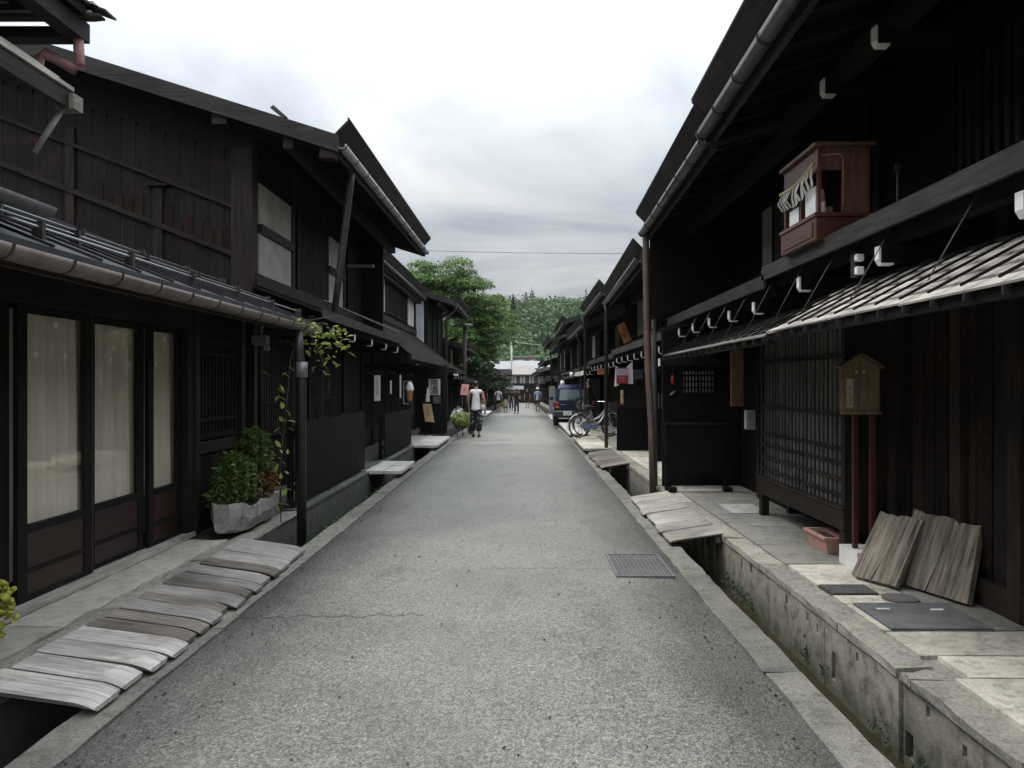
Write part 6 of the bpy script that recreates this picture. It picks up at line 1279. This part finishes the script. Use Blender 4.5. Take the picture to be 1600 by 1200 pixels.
for k in range(5): a = 2 * pi * k / 5 + 0.3; frompy('rim_hole', *tubev([(0.27 + 0.12 * cos(a), -1.92, 0.86 + 0.12 * sin(a)), (0.27 + 0.12 * cos(a), -1.929, 0.86 + 0.12 * sin(a))], 0.042, 8), 'black', sw, True, False)
B('wiper', -0.3, 0.15, -1.70, -1.685, 1.08, 1.095, 'rubber', CR); B('door_handle', 0.52, 0.6, -1.73, -1.70, 0.86, 0.92, 'rubber', CR); B('badge_strip', -0.55, -0.3, -1.722, -1.712, 0.87, 0.89, 'chrome', CR)
place(CR, (1.98, 31.2, gr(30) + 0.06), radians(-1.5), sc=0.94)

# ------------------------------------------------------------------ vegetation
TREE = thing('broad_tree', 'large bright-green tree leaning over the left side of the street', 'tree', (-5.2, 45, gr(45)))
r = np.random.RandomState(11); C = np.array((-4.4, 45.0, 4.75)); RA_ = np.array((4.2, 3.4, 4.25)); P = []; NR = []; cents = []
for i in range(330):
    d = r.normal(size=3); d[2] = d[2] * 0.9 + 0.12; d /= np.linalg.norm(d)
    c = C + d * RA_ * r.uniform(0.45, 0.93) * (1 + 0.06 * sin(d[0] * 9) * cos(d[2] * 8))
    if c[2] < 1.7: continue
    cents.append(c); rad = r.uniform(0.38, 0.85); n = int(480 * rad)
    e = r.normal(size=(n, 3)); e /= np.linalg.norm(e, axis=1)[:, None]; e[:, 2] = np.where(e[:, 2] < -0.2, -e[:, 2] * 0.5, e[:, 2])
    q = c + e * np.array((rad, rad, rad * 0.62)) * r.uniform(0.7, 1.1, (n, 1)); P.append(q); NR.append(e * 0.6 + np.array((0, 0, 0.8)))
leaves('crown', np.concatenate(P), 0.070, 'leaf_tree', TREE, 0.5, 2.3, 12, normals=np.concatenate(NR), kind='stuff')
tube('trunk', [(-5.2, 45, gr(45) - 0.3), (-5.1, 45, 1.5), (-4.9, 45.1, 3.2), (-4.7, 45, 5.5), (-4.6, 45, 7.4)], [0.34, 0.28, 0.22, 0.14, 0.05], 'bark', TREE, 9)
for i, c in enumerate(cents[::9]):
    z = min(max(c[2] - 1.0, 1.6), 5.5); tube('limb', [(-4.85, 45.05, z), ((-4.85 + c[0]) / 2, (45.05 + c[1]) / 2, (z + c[2]) / 2 + 0.15), tuple(c)], [0.085, 0.055, 0.02], 'bark', TREE, 6)
def small_tree(label, x, y, zc, rad, n, seed, m='leaf_dark'):
    t = thing('garden_tree', label, 'tree', (x, y, gr(y))); rr = np.random.RandomState(seed); bl = []
    for k in range(14): d = rr.normal(size=3); d /= np.linalg.norm(d); bl.append(((x + d[0] * rad * 0.7, y + d[1] * rad * 0.7, zc + d[2] * rad * 0.8), (rad * 0.45,) * 2 + (rad * 0.32,), 1 / 14))
    leaves('crown', bushpts(bl, n, seed), 0.10, m, t, 0.6, 1.9, seed, kind='stuff'); tube('trunk', [(x, y, gr(y) - 0.2), (x + 0.05, y, zc)], [0.1, 0.04], 'bark', t, 7)
small_tree('low dark-green tree before the left houses under the broad tree', -2.45, 40.8, 1.9, 0.95, 2600, 21); small_tree('garden tree showing far on the left behind the walkers', -2.3, 68, 1.1, 0.9, 1200, 22); small_tree('small tree at the left of the street end', -2.2, 96, 1.0, 1.1, 900, 23)
# wooded hill
def hz(x, y):
    t = min(max((y - 185) / 130, 0), 1); t = t * t * (3 - 2 * t); return gr(120) - 0.6 + t * (27 - 6 * (x - 2) / 60 + 3.0 * sin(x * 0.045 + 0.4) + (9 if x < -40 else 0) * min(1, (-40 - x) / 60 if x < -40 else 0))
hx = [-220 + i * 12 for i in range(35)]; hy = [183 + i * 9 for i in range(20)] + [420, 600]
sheet('hill', hx, hy, hz, 'leaf_cedar')
r = np.random.RandomState(5)
def crown_pts(kind, n):
    if kind == 0:
        d = r.normal(size=(n, 3)); d /= np.linalg.norm(d, axis=1)[:, None]; d[:, 2] = np.abs(d[:, 2]) * 1.15 - 0.15; d *= 1 + 0.28 * np.sin(d[:, :1] * 6 + r.uniform(0, 6)) * np.cos(d[:, 1:2] * 5 + r.uniform(0, 6)); return d * np.array((1, 1, 0.95)) + np.array((0, 0, 0.5)), d
    t = r.uniform(0, 1, n) ** 0.7; a = r.uniform(0, 6.283, n); q = (1 - (1 - t)) * 0.0 + t * (0.82 + 0.18 * np.sin(t * 40)); e = np.stack([q * np.cos(a) * 0.55, q * np.sin(a) * 0.55, 2.1 * (1 - t) - 0.1], 1); return e, np.stack([np.cos(a), np.sin(a), np.full(n, 0.6)], 1)
PP = []; NN = []; 
for i in range(30):
    for j in range(34):
        x = -105 + i * 5.0 + r.uniform(-2, 2); y = 186 + j * 4.2 + r.uniform(-1.8, 1.8)
        if abs(x) > 30 and r.uniform() < 0.35: continue
        kind = 1 if r.uniform() < 0.13 else 0; s_ = r.uniform(2.6, 5.4); p, nn = crown_pts(kind, 150 if abs(x) < 30 else 90); PP.append(p * s_ + np.array((x, y, hz(x, y) + s_ * 0.3))); NN.append(nn)
f_ = leaves('forest', np.concatenate(PP), 0.72, 'leaf_hill', None, 0.4, 1.3, 15, normals=np.concatenate(NN)); f_['kind'] = 'stuff'; f_['label'] = 'mixed green wood covering the hill at the end of the street'; f_['category'] = 'forest'
def cedar(label, x, y, z0, h, w_, n, seed):
    t = thing('cedar_tree', label, 'tree', (x, y, z0)); rr = np.random.RandomState(seed); tt = rr.uniform(0, 1, n) ** 0.65; a = rr.uniform(0, 6.283, n); q = tt * w_ * (0.75 + 0.25 * np.sin(tt * 55))
    pts = np.stack([x + q * np.cos(a), y + q * np.sin(a), z0 + h * (1 - tt * 0.92)], 1); leaves('crown', pts, 0.55, 'leaf_cedar', t, 0.3, 1.6, seed, kind='stuff', normals=np.stack([np.cos(a), np.sin(a), np.full(n, 0.3)], 1)); tube('trunk', [(x, y, z0 - 1), (x, y, z0 + h * 0.95)], [0.4, 0.05], 'bark', t, 6)
cedar('tall pointed dark cedar rising above the wooded hill', -2.9, 258, hz(-2.9, 258) - 1, 30.6 - hz(-2.9, 258) + 1, 3.4, 1500, 3)
for i, (x, y, zt_, lab) in enumerate(((-25.6, 150, 23.6, 'left one of the dark conifer tops behind the tall left roof'), (-23.6, 150, 22.8, 'right one of the dark conifer tops behind the tall left roof'))): cedar(lab, x, y, gr(120) - 0.6, zt_ + 2.0, 3.2, 1100, 40 + i)
# utility pole and wires
q = thing('utility_pole', 'pale green utility pole with a long arm at the street end', 'utility pole', (-1.6, 119, gr(118))); tube('pole', [(-1.6, 119, gr(118) - 0.6), (-1.6, 119, 7.9)], 0.13, 'pole_green', q, 8); tube('arm', [(-2.3, 119, 7.85), (-1.6, 119, 7.8), (2.8, 119, 7.35)], 0.07, 'pole_green', q, 6)
q = thing('power_line', 'thin cable strung across the street against the sky', 'cable', (0, 20, 5)); tube('cable', [(-9 + 18 * i / 16, 21 + 0.1 * i, 5.32 - 0.18 * sin(pi * i / 16)) for i in range(17)], 0.006, 'wire', q, 5)
# weeds along the water line of the right drain
r = np.random.RandomState(9); W = []
for y in list(r.uniform(3.2, 7.4, 9)) + list(np.linspace(6.5, 7.3, 9)): W.append(np.array((1.888, y, -0.26)) + r.normal(size=(16, 3)) * np.array((0.012, 0.035, 0.035)))
w1 = leaves('canal_weeds', np.concatenate(W), 0.014, 'leaf_dark', None, 0.6, 2.2, 3); w1['kind'] = 'stuff'; w1['label'] = 'small weeds and moss growing along the water line of the right drain'; w1['category'] = 'weeds'
W = []
for y in r.uniform(7.4, 16, 60): W.append(np.array((-2.10, y, 0.0)) + r.normal(size=(10, 3)) * np.array((0.014, 0.05, 0.02)))
w1 = leaves('kerb_moss', np.concatenate(W), 0.02, 'leaf_dark', None, 0.6, 1.6, 4); w1['kind'] = 'stuff'; w1['label'] = 'moss and weeds on the inner edge of the left kerb'; w1['category'] = 'weeds'

# grit and dry leaf scraps on the road, most of them along the kerbs
r = np.random.RandomState(77); ny = 420; gy = 3.0 + 15 * r.uniform(size=ny) ** 1.5; gx = np.where(r.uniform(size=ny) < 0.62, np.where(r.uniform(size=ny) < 0.5, -1.86 + np.abs(r.normal(size=ny)) * 0.16, 1.27 - np.abs(r.normal(size=ny)) * 0.14), r.uniform(-1.8, 1.2, ny))
w1 = leaves('road_grit', np.stack([gx, gy, 0.022 * (1 - ((gx + 0.295) / 1.585) ** 2) + 0.004], 1), 0.013, 'soil', None, 3.0, 1.3, 78, jit=0.6); w1['kind'] = 'stuff'; w1['label'] = 'dark grit and dry leaf scraps scattered on the road'; w1['category'] = 'grit'
# ------------------------------------------------------------------ moist summer air
hm = bpy.data.materials.new('haze_air'); hm.use_nodes = True; ht = hm.node_tree; ht.nodes.clear()
ho = ht.nodes.new('ShaderNodeOutputMaterial'); hv = ht.nodes.new('ShaderNodeVolumePrincipled'); hv.inputs['Color'].default_value = (0.90, 0.95, 1.0, 1); hv.inputs['Density'].default_value = 0.00011; hv.inputs['Anisotropy'].default_value = 0.2
ht.links.new(hv.outputs[0], ho.inputs['Volume'])
M['haze_air'] = hm
h = B('haze', -700, 700, -200, 900, -4, 48, 'haze_air'); h['kind'] = 'stuff'; h['label'] = 'thin pale haze in the air along the street'
